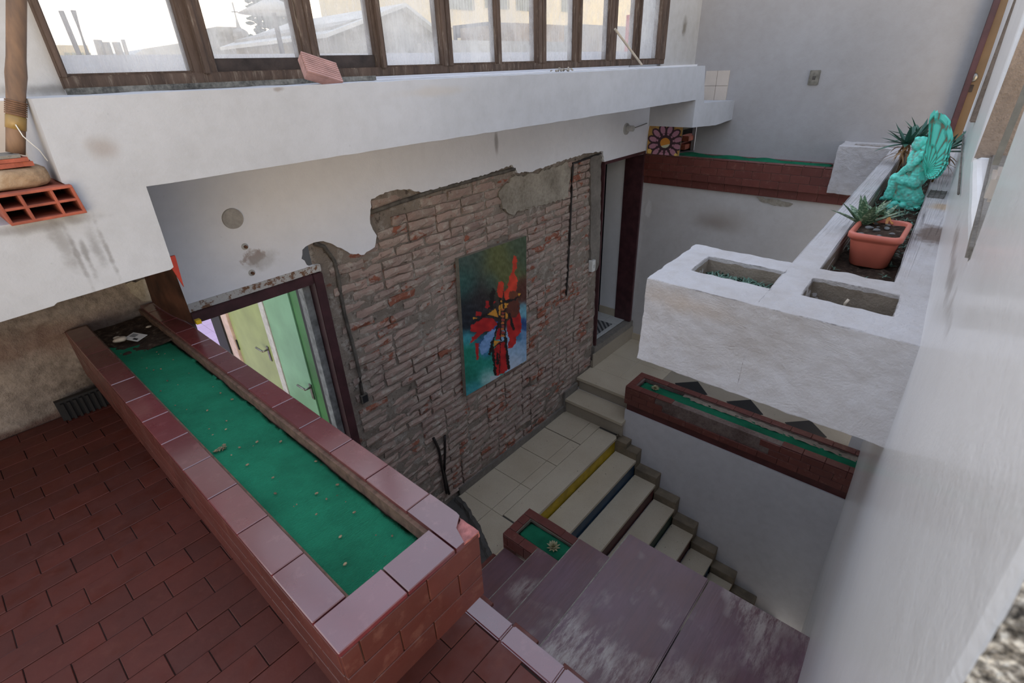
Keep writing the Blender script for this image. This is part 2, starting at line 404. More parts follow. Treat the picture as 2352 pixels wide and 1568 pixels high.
c = m.ramp(m.noise(9, 6, .65, dist=.6), [(.3, srgb(104, 84, 66)), (.5, srgb(158, 134, 108)), (.62, srgb(176, 160, 138)), (.72, srgb(214, 206, 192))])
m.color(c); m.bump(m.noise(20, 5), .01); MAT['stone'] = m.m
m = M('weathered_bamboo', .6, .3)
c = m.mix(m.ramp(m.noise(7, 5, .6, vec=m.scl((3, 3, .6))), [(.35, 0.), (.7, 1.)]), srgb(132, 104, 82), srgb(78, 66, 60))
m.color(c); MAT['bamboo'] = m.m
MAT['tape'] = flat('yellowed_tape', srgb(150, 122, 70), .3, .1)
MAT['cord'] = flat('brown_cord', srgb(120, 88, 66), .8, .2, 60)
MAT['beigetile'] = flat('beige_wall_tile', srgb(196, 186, 176), .3, .06, 6)

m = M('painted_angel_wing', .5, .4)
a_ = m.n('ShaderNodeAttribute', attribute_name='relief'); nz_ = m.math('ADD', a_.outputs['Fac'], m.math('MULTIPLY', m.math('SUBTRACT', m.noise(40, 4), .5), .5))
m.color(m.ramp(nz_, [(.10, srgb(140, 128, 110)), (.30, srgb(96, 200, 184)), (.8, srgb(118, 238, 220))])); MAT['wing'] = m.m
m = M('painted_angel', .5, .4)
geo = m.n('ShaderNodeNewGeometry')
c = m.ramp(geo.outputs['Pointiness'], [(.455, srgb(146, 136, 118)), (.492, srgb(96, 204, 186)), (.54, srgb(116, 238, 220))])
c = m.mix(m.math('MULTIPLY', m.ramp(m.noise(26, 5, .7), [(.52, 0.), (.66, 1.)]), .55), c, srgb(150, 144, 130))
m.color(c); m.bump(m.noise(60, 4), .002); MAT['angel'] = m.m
def leafmat(name, a, b, band=None):
    m = M(name, .45, .4)
    c = m.mix(m.noise(14, 3), a, b)
    if band:
        c = m.mix(m.ramp(m.noise(60, 2, .5, vec=m.scl((1, 1, 2.2))), [(.52, 0.), (.58, .8)]), c, band)
    m.color(c); return m.m
MAT['aloe'] = leafmat('aloe_green', srgb(62, 110, 84), srgb(52, 88, 84))
MAT['gasteria'] = leafmat('speckled_aloe', srgb(78, 108, 76), srgb(62, 92, 72), srgb(150, 170, 138))
MAT['dry'] = leafmat('dried_leaf', srgb(176, 140, 98), srgb(140, 108, 76))
MAT['orangeleaf'] = leafmat('orange_dried_leaf', srgb(214, 152, 80), srgb(180, 116, 60))
MAT['cover'] = leafmat('grey_green_cover', srgb(98, 130, 112), srgb(66, 90, 78))
MAT['succulent'] = leafmat('pale_succulent', srgb(172, 166, 128), srgb(140, 134, 104))

m = M('dirty_glass', .1)
t = m.t
tr = m.n('ShaderNodeBsdfTransparent'); df = m.n('ShaderNodeBsdfDiffuse'); tl = m.n('ShaderNodeBsdfTranslucent'); gl = m.n('ShaderNodeBsdfGlossy'); gl.inputs['Roughness'].default_value = .05
df.inputs[0].default_value = (.8, .8, .8, 1); tl.inputs[0].default_value = (.85, .85, .85, 1)
a1 = m.n('ShaderNodeMixShader'); m.l(df.outputs[0], a1.inputs[1]); m.l(tl.outputs[0], a1.inputs[2]); a1.inputs[0].default_value = .65
streak = m.noise(22, 6, .7, vec=m.scl((3, 1, .35))); blob = m.noise(3.5, 5, .65)
fm = m.math('ADD', m.math('MULTIPLY', m.ramp(streak, [(.35, 0.), (.85, 1.)]), .24), m.math('MULTIPLY', m.ramp(blob, [(.35, .25), (.75, 1.)]), .42), True)
a2 = m.n('ShaderNodeMixShader'); m.l(fm, a2.inputs[0]); m.l(tr.outputs[0], a2.inputs[1]); m.l(a1.outputs[0], a2.inputs[2])
a3 = m.n('ShaderNodeMixShader'); a3.inputs[0].default_value = .05; m.l(a2.outputs[0], a3.inputs[1]); m.l(gl.outputs[0], a3.inputs[2])
out = [n for n in t.nodes if n.type == 'OUTPUT_MATERIAL'][0]; m.l(a3.outputs[0], out.inputs[0])
MAT['glass'] = m.m

MAT['rawrender'] = plaster('raw_combed_render', srgb(146, 136, 128), srgb(76, 66, 60), 1.3, bumpd=0.014, sc=2.6, spots=[
    (Vector((.1, 2.75, -.95)), (.5, 1, .1), srgb(104, 76, 66), .6, .9, .5, 6), (Vector((.1, 2.75, -1.30)), (1, 1, .04), srgb(70, 40, 32), .8, .8, .5, 12)])
MAT['stained'] = plaster('stained_wall_plaster', srgb(184, 184, 184), srgb(140, 134, 126), 0.5, spots=[
    (at(1575, 60, 1, 2.4), (.07, 1, .11), srgb(96, 88, 74), .75, .8, .6, 14), (at(1530, 70, 1, 2.4), (.05, 1, .3), srgb(140, 132, 118), .5, .9, .8, 12),
    (at(110, 205, 1, 2.4), (.2, 1, .03), srgb(84, 80, 74), .6, .9, .7, 16)])
MAT['mold'] = plaster('mouldy_strip', srgb(40, 40, 38), srgb(150, 148, 140), 0.9, sc=6)
MAT['jamb'] = plaster('raw_brown_jamb', srgb(142, 126, 112), srgb(96, 84, 74), 0.9, bumpd=0.012, sc=3)
MAT['browndoor'] = flat('brown_varnished_door', srgb(112, 88, 60), .45, .12, 5)
MAT['greendoor'] = flat('yellowish_green_door', srgb(146, 160, 102), .4, .12, 4)
MAT['greendoor2'] = flat('mint_green_door', srgb(120, 168, 132), .4, .12, 4)
MAT['greenwall'] = flat('leaf_green_wall', srgb(62, 122, 66), .5, .2, 4)
MAT['pinkpost'] = flat('chipped_pink_post', srgb(206, 182, 176), .6, .15, 14)
MAT['lilac'] = tilemat('lilac_floor_tile', srgb(206, 176, 206), srgb(186, 156, 190), .5)

MAT['chip'] = flat('raw_pink_clay', srgb(186, 116, 110), .7, .3, 30, .004)
MAT['lining'] = plaster('yellowish_crumbling_lining', srgb(98, 84, 60), srgb(42, 34, 24), 1.1, bumpd=.01, sc=5)
MAT['combed'] = plaster('combed_mortar', srgb(128, 112, 104), srgb(76, 56, 50), 1.1, bumpd=.01, sc=4)
MAT['card'] = flat('printed_card', srgb(206, 204, 200), .5, .08)
MAT['greyprint'] = flat('grey_print', srgb(150, 150, 150), .5, .3, 400)
MAT['stonewhite'] = flat('off_white_stone', srgb(190, 176, 158), .7, .15, 30)
MAT['greystone'] = flat('grey_pebble', srgb(126, 128, 128), .8, .2, 40)
MAT['litter'] = flat('dry_crumbs', srgb(150, 132, 100), .9, .4, 80)
MAT['litterpale'] = flat('pale_rubble', srgb(176, 168, 156), .9, .3, 60)
MAT['canvas'] = flat('raw_canvas_edge', srgb(140, 134, 120), .8, .15, 30)
MAT['brownboard'] = flat('brown_painted_board', srgb(104, 70, 56), .6, .35, 9)
MAT['redrag'] = flat('red_scrap', srgb(176, 58, 44), .6, .1)
MAT['blackmetal'] = flat('black_metal', srgb(30, 30, 32), .5, .2)
MAT['stick'] = flat('pale_stick', srgb(186, 174, 156), .7, .15, 20)
MAT['disc'] = flat('grey_disc', srgb(176, 172, 166), .6, .12, 30, .0006)
MAT['rust'] = flat('rust', srgb(120, 84, 60), .9, .3, 60)
m = M('rusty_white_flashing', .7)
m.color(m.mix(m.ramp(m.noise(30, 5, .7), [(.50, 0.), (.58, 1.)]), srgb(190, 188, 184), srgb(120, 86, 62))); MAT['rusty'] = m.m
MAT['whitetile'] = flat('white_floor_tile', srgb(196, 196, 192), .35, .06)
m = M('striped_weave', .9)
wv = m.n('ShaderNodeTexWave', wave_type='BANDS', bands_direction='DIAGONAL'); m.l(m.scl((1, -1, 0)), wv.inputs[0]); wv.inputs['Scale'].default_value = 9; wv.inputs['Distortion'].default_value = .3
m.color(m.ramp(wv.outputs['Fac'], [(.4, srgb(60, 60, 62)), (.6, srgb(136, 136, 134))])); MAT['mat'] = m.m
MAT['outgrey'] = flat('outdoor_grey_render', srgb(176, 174, 168), .9, .2, 3)
MAT['outroof'] = flat('outdoor_pale_roof', srgb(206, 206, 202), .8, .12, 3)
MAT['outbrown'] = flat('outdoor_brown_roof', srgb(150, 132, 112), .9, .2, 3)
MAT['outdark'] = flat('outdoor_dark', srgb(92, 92, 96), .9, .2, 3)
MAT['outcream'] = flat('outdoor_cream_wall', srgb(240, 222, 184), .9, .08, 2)
MAT['outwin'] = flat('outdoor_window', srgb(168, 172, 150), .5, .1, 2)
MAT['outbar'] = flat('outdoor_iron', srgb(110, 104, 84), .7, .1, 2)
MAT['outred'] = flat('outdoor_red_paint', srgb(176, 60, 56), .6, .1, 4)
MAT['outtree'] = flat('conifer_foliage', srgb(74, 96, 84), .9, .3, 2)

MAT['skirt'] = flat('stair_skirting_stone', srgb(132, 118, 98), .6, .2, 8)

m = M('gravelly_broken_render', .95, .2)
m.color(m.ramp(m.noise(150, 4, .7), [(.36, srgb(44, 42, 40)), (.5, srgb(128, 124, 118)), (.62, srgb(206, 204, 198))])); m.bump(m.noise(160, 4, .7), .004); MAT['gravel'] = m.m

# ================================================================ THE SETTING
ZR, ZP, ZL, ZU = -1.30, -2.41, -3.5145, -3.175      # red floor, stair platform, lower landing, upper landing
YW = 2.75                                            # face of the brick wall
def yr(x, z): return -0.1 + 0.04 * x + 0.03 * (z + 0.68)   # the right-hand wall leans a little

# ---- back wall (brick with the plaster fallen off)
wb = empty('wall_back', (2.9, YW, ZL), kind='structure')
edge_px = [(727, 619), (700, 606), (688, 592), (690, 572), (715, 556), (738, 552), (765, 562), (800, 581), (832, 583), (856, 566), (861, 540), (846, 512), (848, 456),
           (868, 446), (900, 436), (935, 433), (962, 441), (1000, 432), (1040, 420), (1090, 406), (1118, 398), (1172, 378), (1184, 396), (1216, 394), (1290, 367),
           (1340, 352), (1381, 347), (1384, 376)]
edge = []
for q in edge_px:
    p = at(q[0], q[1], 1, YW); edge.append((p.x, p.z))
redge = ragged(edge, 0.02, 0.006, 3)
d1t = -1.01
sheet = [(6.25, 0.1), (-1.4, 0.1), (-1.4, -0.50), (0.60, -0.50), (0.655, d1t)] + redge + [(4.52, -0.857), (5.33, -0.872), (5.39, -0.875), (5.39, -0.58), (6.25, -0.58)]
bm = B(); prism(bm, sheet, 1, YW - 0.022, YW + 0.02)
obj('plaster_sheet', bm, MAT['plaster'], wb)
# the bit of white wall between the right doorway and the corner
boxo('plaster_strip', MAT['endwall'], 5.346, 5.40, YW - 0.02, YW + 0.18, -2.93, -0.80, wb)
# mortar bed
raw_poly = edge + [(4.52, -0.86), (4.52, -2.9), (4.46, -3.17), (4.17, -3.18), (4.16, -3.33), (3.92, -3.33), (3.91, -3.5), (2.24, -3.5), (2.22, -3.56), (1.35, -3.56), (1.36, d1t)]
def inside(p, poly):
    c = False; n = len(poly); j = n - 1
    for i in range(n):
        a, b = poly[i], poly[j]
        if (a[1] > p[1]) != (b[1] > p[1]) and p[0] < (b[0] - a[0]) * (p[1] - a[1]) / (b[1] - a[1]) + a[0]: c = not c
        j = i
    return c
hole_l = [at(1195 + dx, y, 1, YW) for dx, y in ((-25, 880), (35, 880), (45, 1000), (-20, 1010))]
def my(x, z):
    y = YW + 0.004 + N3((x, 0, z), 2.4, 2) * 0.016 + N3((x, 0, z), 6, 2) * 0.011 + N3((x, 0, z), 16, 9) * 0.010 + N3((x, 0, z), 42, 5) * 0.005
    # gouge under the painting and beside the right doorway
    for cx, cz, rx, rz, d in ((3.26, -2.75, .10, .42, .05), (3.55, -2.72, .12, .12, .03), (4.33, -2.75, .05, .30, .05), (2.27, -3.32, .10, .20, .04)):
        t = ((x - cx) / rx) ** 2 + ((z - cz) / rz) ** 2
        if t < 1.6: y += d * max(0, 1 - t / 1.6) * (0.6 + 0.8 * N3((x, 1, z), 9, 1))
    return y
bm = B(); nx, nz = 150, 140
vv = [[bm.verts.new((1.34 + 3.19 * i / nx, my(1.34 + 3.19 * i / nx, -3.6 + 3.2 * j / nz), -3.6 + 3.2 * j / nz)) for j in range(nz + 1)] for i in range(nx + 1)]
for i in range(nx):
    for j in range(nz):
        c = (1.34 + 3.19 * (i + .5) / nx, -3.6 + 3.2 * (j + .5) / nz)
        bm.faces.new((vv[i][j], vv[i + 1][j], vv[i + 1][j + 1], vv[i][j + 1]))
obj('mortar_bed', bm, MAT['mortar'], wb, smooth=True, recalc=False)
# lumps of mortar where the wall has crumbled most
# old lime plaster still clinging at the top
op = [at(*q, 1, YW) for q in ((1142, 440), (1175, 405), (1225, 398), (1300, 372), (1306, 400), (1302, 452), (1262, 466), (1215, 476), (1172, 492), (1150, 478))]
bm = B(); prism(bm, ragged([(p.x, p.z) for p in op] + [(op[0].x, op[0].z)], .03, .012, 5)[:-1], 1, YW - 0.020, YW + 0.02); rough(bm, .004, 9)
oldp = [(p.x, p.z) for p in op]
obj('old_plaster_patch', bm, MAT['oldplaster'], wb)
p = [at(*q, 1, YW) for q in ((1352, 362), (1376, 352), (1374, 600), (1366, 620), (1353, 612))]
bm = B(); prism(bm, ragged([(q.x, q.z) for q in p] + [(p[0].x, p[0].z)], .04, .008, 6)[:-1], 1, YW - 0.024, YW + 0.02)
obj('cement_strip', bm, MAT['cement'], wb)
# bricks
def brick_mesh(seed, w=.236, h=.054, d=.05):
    rng = random.Random(seed); bm = B(); nx, nz = 4, 2; F = []
    for i in range(nx + 1):
        col = []
        for j in range(nz + 1):
            ed = (i in (0, nx)) or (j in (0, nz))
            x = (i / nx - .5) * w + rng.uniform(-.005, .005); z = (j / nz - .5) * h + rng.uniform(-.0045, .0045)
            y = rng.uniform(-.006, .003) + (.008 if ed else 0) + (.008 if ed and rng.random() < .25 else 0)
            col.append(bm.verts.new((x, y, z)))
        F.append(col)
    for i in range(nx):
        for j in range(nz): bm.faces.new((F[i][j], F[i + 1][j], F[i + 1][j + 1], F[i][j + 1]))
    ring = [F[i][0] for i in range(nx + 1)] + [F[nx][j] for j in range(1, nz + 1)] + [F[i][nz] for i in range(nx - 1, -1, -1)] + [F[0][j] for j in range(nz - 1, 0, -1)]
    back = [bm.verts.new((v.co.x * .97, d, v.co.z * .95)) for v in ring]
    for k in range(len(ring)):
        j = (k + 1) % len(ring); bm.faces.new((ring[j], ring[k], back[k], back[j]))
    bmesh.ops.recalc_face_normals(bm, faces=bm.faces)
    me = bpy.data.meshes.new('brick'); bm.to_mesh(me); bm.free(); me.materials.append(MAT['brick']); return me
BM = [brick_mesh(s) for s in range(26)] + [brick_mesh(100 + s, w=.112) for s in range(8)]
rng = random.Random(11); spots_ = []
course = 0; z = -3.545
while z < -0.6:
    x = 1.30 + (0.127 if course % 2 else 0.0)
    while x < 4.55:
        half = rng.random() < .12
        wdt = .127 if half else .252
        cx, cz = x + wdt / 2, z + .031
        ok = all(inside((cx + a * wdt * .42, cz + b * .02), raw_poly) for a in (-1, 1) for b in (-1, 1)) and not inside((cx, cz), oldp)
        if ok and rng.random() > .05 and not (4.28 < cx < 4.44 and cz > -1.9):
            spots_.append((cx, cz, half, rng.random(), rng.random()))
        x += wdt
    z += .0665; course += 1
spots_.sort(key=lambda s: s[0] ** 2 + s[1] ** 2)
rest = B()
for k, (cx, cz, half, r1, r2) in enumerate(spots_):
    me = BM[26 + int(r1 * 8)] if half else BM[int(r1 * 26)]
    loc = Vector((cx, YW - 0.006 - .010 * r2 + .010 * N3((cx, 0, cz), 2.2), cz + N3((cx, 3, cz), 3) * .004)); rot = (r2 - .5) * .05
    if k < 300:
        o = link('brick', me, None, wb, loc); o.rotation_euler = (0, rot, (r1 - .5) * .04)
    else:
        n0 = len(rest.verts); rest.from_mesh(me); rest.verts.ensure_lookup_table()
        nv = rest.verts[n0:]
        bmesh.ops.transform(rest, matrix=Matrix.Translation(loc) @ Matrix.Rotation(rot, 4, 'Y'), verts=nv)
tag(obj('remaining_bricks', rest, MAT['brick'], wb, recalc=False), kind='stuff')
# raw wall at the left, below the parapet, comb-marked render
lb = [(-1.4, -0.45), (.66, -0.45), (.66, -1.35), (-1.4, -1.35)]
bm = B()
vs_ = [[None] * 61 for _ in range(121)]
for i in range(121):
    for j in range(61):
        x, zz = -1.4 + 2.06 * i / 120, -1.36 + .9 * j / 60
        comb = .005 * math.sin(zz * 330 + x * 8) * max(0, min(1, (zz + 1.06) * 12)) * (1 if N3((x, 0, zz), 3) > -.2 else .1)
        vs_[i][j] = bm.verts.new((x, YW + .0 + comb + N3((x, 0, zz), 6) * .012 + N3((x, 0, zz), 20) * .006, zz))
for i in range(120):
    for j in range(60): bm.faces.new((vs_[i][j], vs_[i + 1][j], vs_[i + 1][j + 1], vs_[i][j + 1]))
obj('raw_render', bm, MAT['rawrender'], wb, smooth=True, recalc=False)
p = [at(*q, 1, YW) for q in ((287, 650), (345, 636), (356, 684), (325, 690), (300, 672))]
bm = B(); prism(bm, ragged([(q.x, q.z) for q in p] + [(p[0].x, p[0].z)], .02, .005, 2)[:-1], 1, YW - .016, YW + .02); obj('plaster_remnant', bm, MAT['oldplaster'], wb)

# ---- end wall (x = 5.4 below the far planter, 5.62 above it)
we = empty('wall_end', (5.6, 1.3, ZU), kind='structure')
boxo('lower_plaster', MAT['endwall_low'], 5.39, 5.75, -0.4, YW, ZU - .3, -1.15, we)
boxo('upper_plaster', MAT['endwall'], 5.62, 5.85, -0.4, 2.44, -.53, 1.2, we)
boxo('upper_plaster', MAT['endwall'], 5.62, 5.85, -0.4, 2.30, -1.15, -.53, we)
boxo('side_return', MAT['endwall'], 5.85, 6.4, 2.40, 2.44, -1.15, -.3, we)
boxo('baseboard_end', MAT['terrazzo'], 5.375, 5.39, 0.0, 2.72, ZU, ZU + .09, we, .004)
tz = at(1622, 160, 0, 5.62); tb = at(1688, 232, 0, 5.62)
for i in range(2):
    for j in range(2):
        y1 = 2.275 - i * .118; z1 = -.092 - j * .135
        boxo('wall_tile', MAT['beigetile'], 5.606, 5.625, y1 - .116, y1, z1 - .133, z1, we, .002)
p = [(-.02, 0)]
bm = B(); pts = [at(*q, 0, 5.39) for q in ((1738, 452), (1780, 458), (1822, 468), (1810, 474), (1775, 470), (1745, 460))]
prism(bm, ragged([(q.y, q.z) for q in pts] + [(pts[0].y, pts[0].z)], .02, .006, 8)[:-1], 0, 5.382, 5.392); obj('peeled_patch', bm, MAT['oldplaster'], we)
boxo('recess_back', MAT['darkcement'], 6.3, 6.4, 2.3, 3.0, -1.2, -.3, we)
boxo('recess_floor', MAT['darkcement'], 5.4, 6.4, 2.3, 3.0, -1.0, -.88, we)
boxo('recess_lintel', MAT['darkcement'], 5.4, 6.3, 2.76, 3.0, -.9, -.55, we)

# ---- right-hand wall, glossy paint, from its broken near end to the far corner
wr = empty('wall_right', (2.8, 0, ZL), kind='structure')
OPX0, OPX1, OPZ = 1.13, 1.95, -0.32
xs = [.269] + [.33 + .05 * i for i in range(0, 16)] + [OPX0] + [1.2 + .15 * i for i in range(0, 7)] + [2.24, 2.4, 2.7, 3.0, 3.3, 3.6, 3.9, 4.2, 4.5, 4.62]
OPX1, OPZ = 2.24, -0.30
zs = [-5.2, -4.8, -4.4, -4.0, -3.6, -3.2, -2.8, -2.4, -2.0, -1.6, -1.2, -1.0, -.8, -.6, -.45, OPZ, -.2, -.1, 0, .1, .36]
xs = sorted(set(round(v, 4) for v in xs))
bm = B(); T = .34; V1, V2 = {}, {}
for i, x in enumerate(xs):
    for j, zz in enumerate(zs):
        jx = N3((x, 0, zz), 3) * .003
        xx = x + (N3((0, zz * 3, zz), 6, 4) * .012 + N3((1, zz, 0), 25, 2) * .006 if i == 0 else 0)
        V1[i, j] = bm.verts.new((xx, yr(x, zz) + jx, zz)); V2[i, j] = bm.verts.new((xx, yr(x, zz) - T, zz))
def solid(i, j): return 0 <= i < len(xs) - 1 and 0 <= j < len(zs) - 1 and not (xs[i] >= OPX0 - 1e-4 and xs[i + 1] <= OPX1 + 1e-4 and zs[j] >= OPZ - 1e-4)
for i in range(len(xs) - 1):
    for j in range(len(zs) - 1):
        if not solid(i, j): continue
        bm.faces.new((V1[i, j], V1[i, j + 1], V1[i + 1, j + 1], V1[i + 1, j])); bm.faces.new((V2[i, j], V2[i + 1, j], V2[i + 1, j + 1], V2[i, j + 1]))
        for di, dj, a, b in ((-1, 0, (i, j), (i, j + 1)), (1, 0, (i + 1, j + 1), (i + 1, j)), (0, -1, (i + 1, j), (i, j)), (0, 1, (i, j + 1), (i + 1, j + 1))):
            if not solid(i + di, j + dj): bm.faces.new((V1[a], V1[b], V2[b], V2[a]))
o = obj('painted_plaster', bm, MAT['rightwall'], wr, smooth=False)
bv = o.modifiers.new('b', 'BEVEL'); bv.width = .02; bv.segments = 3; bv.limit_method = 'ANGLE'; bv.angle_limit = 1.0
# broken near edge: exposed render
bm = B(); gv = [[bm.verts.new((.250 - .006 * math.sin(3.14 * i / 30) + N3((0, i * .011, j * .008), 60) * .006 + N3((0, i * .011, j * .008), 180) * .004, yr(.27, -1.1 + .008 * j) + .004 - .330 * i / 30, -1.1 + .008 * j)) for j in range(176)] for i in range(31)]
for i in range(30):
    for j in range(175): bm.faces.new((gv[i][j], gv[i][j + 1], gv[i + 1][j + 1], gv[i + 1][j]))
obj('broken_render_edge', bm, MAT['gravel'], wr, True)
# opening: raw jamb, sill and metal frame
boxo('raw_jamb', MAT['jamb'], OPX1 - .012, OPX1 + .0, yr(OPX1, 0) - T - .12, yr(OPX1, 0) - .012, OPZ, 0.36, wr)
boxo('raw_sill', MAT['cement'], OPX0, OPX1, yr(1.5, -.3) - T - .05, yr(1.5, -.3) - .01, OPZ - .02, OPZ + .012, wr, .006)
boxo('metal_bar', MAT['steel'], 1.335, 1.350, -.040, -.030, -.19, 0.36, wr)
boxo('rough_sash', MAT['rawrender'], 1.15, 1.33, -.12, -.06, -.20, .36, wr, .01)
boxo('sash_foot', MAT['beigetile'], 1.24, 1.36, -.10, -.035, -.24, -.195, wr, .006)
# end of the run: pier beside the brown door
boxo('pier', MAT['rightwall'], 4.55, 4.75, -.3, .100, -3.4, .36, wr, .01)
boxo('pier_band', MAT['jamb'], 3.16, 3.60, -.2, yr(3.3, 0) + .008, -.28, 0.36, wr, .004)
# brown door at the far end
d5 = empty('door_3', (5.1, .13, -.9), kind='structure')
boxo('door_leaf', MAT['browndoor'], 5.56, 5.60, -.2, .176, -.95, .45, d5)
boxo('door_frame', MAT['purple'], 5.53, 5.619, .176, .217, -.95, .45, d5, .004)
bm = B(); lk = at(2236, 178, 0, 5.55); ell(bm, lk, (.015, .028, .032)); obj('lock_knob', bm, MAT['steel'], d5, True)
boxo('lock_plate', MAT['darkwood'], 5.553, 5.561, lk.y - .02, lk.y + .012, lk.z - .10, lk.z - .05, d5, .002)
# light switch plate on the grey wall
t_ = empty('outlet_plate', at(1868, 190, 0, 5.615), 'old square metal outlet cover on the grey end wall', 'outlet')
c = at(1870, 178, 0, 5.612)
boxo('cover', MAT['steel'], 5.607, 5.622, c.y - .042, c.y + .042, c.z - .058, c.z + .058, t_, .003)
boxo('socket', MAT['darkcement'], 5.602, 5.608, c.y - .012, c.y + .012, c.z - .018, c.z + .012, t_)

# ---- parapet beam under the windows
par = [(.289, -.029), (2.6, -.034), (4.77, -.038), (4.85, -.33), (5.62, -.355), (5.62, -.53), (5.2, -.545), (4.662, -.515), (4.662, -.295), (.473, -.290), (.470, -.42), (.466, -.556)] + [(lambda p: (p.x, p.z))(at(*q, 1, 1.95)) for q in ((392, 619), (289, 648), (210, 672), (131, 695), (124, 702), (0, 740))] + [(-.9, -.84), (-.9, -.332), (.296, -.331), (.292, -.262), (.275, -.245)]
pj = ragged(par + [par[0]], .07, .0016, 12)[:-1]
bm = B(); prism(bm, pj, 1, 1.95, 2.37)
o = obj('trim_1', bm, MAT['beam']); tag(o, kind='structure')
bv = o.modifiers.new('b', 'BEVEL'); bv.width = .006; bv.segments = 2; bv.limit_method = 'ANGLE'; bv.angle_limit = .8
# wall carrying the windows
ww = empty('wall_window', (2.5, 2.45, -.6), kind='structure')
boxo('left_pier', MAT['stained'], -1.4, .452, 2.40, 2.72, -.03, .95, ww)
boxo('right_pier', MAT['stained'], 4.86, 5.66, 2.41, 2.72, -.03, .95, ww)
boxo('apron', MAT['plaster'], -1.4, 5.62, 2.38, 2.74, -.27, -.03, ww)
boxo('lower_apron', MAT['plaster'], -1.4, .30, 2.38, 2.74, -.60, -.27, ww)
for i in range(-1, 4):
    for j in range(2):
        boxo('wall_tile', MAT['beigetile'], .12 - i * .2 - .198 + .2 * 0, .12 - i * .2, 2.362, 2.385, -.235 - j * .2 + .001, -.037 - j * .2, ww, .002)
boxo('moldy_strip', MAT['mold'], .45, 1.7, 2.365, 2.385, -.03, -.010, ww)

# ---- ten-light window
LIGHTS = [(.472, .868, .033), (.961, 1.337, .073), (1.419, 1.73, .080), (1.794, 2.17, .033), (2.246, 2.627, .036), (2.667, 3.015, .036), (3.105, 3.45, .034), (3.539, 3.914, .034), (4.005, 4.319, .034), (4.408, 4.745, .033)]
for k in range(5):
    a, b = LIGHTS[2 * k], LIGHTS[2 * k + 1]
    x0 = (LIGHTS[2 * k - 1][1] + a[0]) / 2 if k else .45
    x1 = (b[1] + LIGHTS[2 * k + 2][0]) / 2 if k < 4 else 4.865
    wn = empty('window_%d' % (k + 1), ((x0 + x1) / 2, 2.41, -.012), kind='structure')
    boxo('bottom_rail', MAT['oldwood'], x0, x1, 2.375, 2.45, -.014, .026, wn, .003)
    for (g0, g1, gz) in (a, b):
        boxo('sash_rail', MAT['darkwood'] if gz > .05 else MAT['oldwood'], g0, g1, 2.395, 2.43, .02, gz, wn, .002)
    boxo('frame_post', MAT['oldwood'], x0, a[0], 2.37, 2.45, .02, .95, wn, .004)
    mid0, mid1 = a[1], b[0]
    boxo('mullion', MAT['oldwood'], mid0, mid1, 2.38, 2.45, .02, .95, wn, .004)
    if mid1 - mid0 > .06: boxo('glazing_bar', MAT['oldwood'], (mid0 + mid1) / 2 - .012, (mid0 + mid1) / 2 + .012, 2.362, 2.385, .02, .95, wn, .003)
    boxo('frame_post', MAT['oldwood'], b[1], x1, 2.37, 2.45, .02, .95, wn, .004)
    for (g0, g1, gz) in (a, b):
        boxo('pane', MAT['glass'], g0, g1, 2.408, 2.411, gz, .95, wn)

# ---- floors
def tile_mesh(name, w, d, h, mat, bev=.0022):
    bm = B(); box(bm, -w / 2, w / 2, -d / 2, d / 2, -h, 0)
    if bev:
        bmesh.ops.bevel(bm, geom=[e for e in bm.edges if all(v.co.z > -1e-6 for v in e.verts)], offset=bev, segments=1, affect='EDGES')
    bmesh.ops.recalc_face_normals(bm, faces=bm.faces)
    me = bpy.data.meshes.new(name); bm.to_mesh(me); bm.free(); me.materials.append(mat); return me
fl = boxo('floor', MAT['darkgrout'], -1.45, .574, .05, YW + .05, ZR - .16, ZR - .004); tag(fl, kind='structure')
tm = [tile_mesh('floor_tile', .1600, .0783, .012, MAT['floortile'], .0012) for _ in range(1)]
sites = []; rowends = []
j = 0; y = YW - .05
while y > .06:
    x = -1.42 + (.0811 if j % 2 else 0) + rng.uniform(-.008, .008)
    while x < .46:
        sites.append((x + .08, y)); x += .1622
    if x < .525: rowends.append((x, y))
    y -= .0805; j += 1
sites.sort(key=lambda s: s[0] ** 2 + s[1] ** 2)
def seen(p):
    d = CAM @ Vector(p)
    if d.z > -.05: return False
    return -260 < 1176 + FPX * d.x / -d.z < 2612 and -160 < 784 - FPX * d.y / -d.z < 1900
vis = [s for s in sites if seen((s[0], s[1], ZR)) and s[0] < .56]
for k, (x, y) in enumerate(vis[:300]):
    o = link('floor_tile', tm[0], None, fl, (x, y, ZR + rng.uniform(-.0012, .0012))); o.rotation_euler = (rng.uniform(-.006, .006), rng.uniform(-.006, .006), 0)
bm = B()
for (x, y) in vis[300:]: box(bm, x - .0798, x + .0798, y - .039, y + .039, ZR - .012, ZR)
if len(bm.verts): tag(obj('far_floor_tiles', bm, MAT['floortile'], fl), kind='stuff')
else: bm.free()
for (x, y) in rowends: boxo('cut_tile', MAT['floortile'], x + .001, .533, y - .039, y + .039, ZR - .012, ZR, fl, .002)
# tiled kerb along the stair well
for k in range(10):
    y0 = .06 + k * .168
    bm = B(); box(bm, .535, .592, y0, y0 + .165, ZR - .055, ZR + .006)
    bmesh.ops.bevel(bm, geom=bm.edges[:], offset=.004, segments=2, affect='EDGES')
    obj('kerb_tile', bm, MAT['rim'], fl)
boxo('fascia', MAT['stairwall'], .50, .575, .05, YW, ZL, ZR - .15, fl)

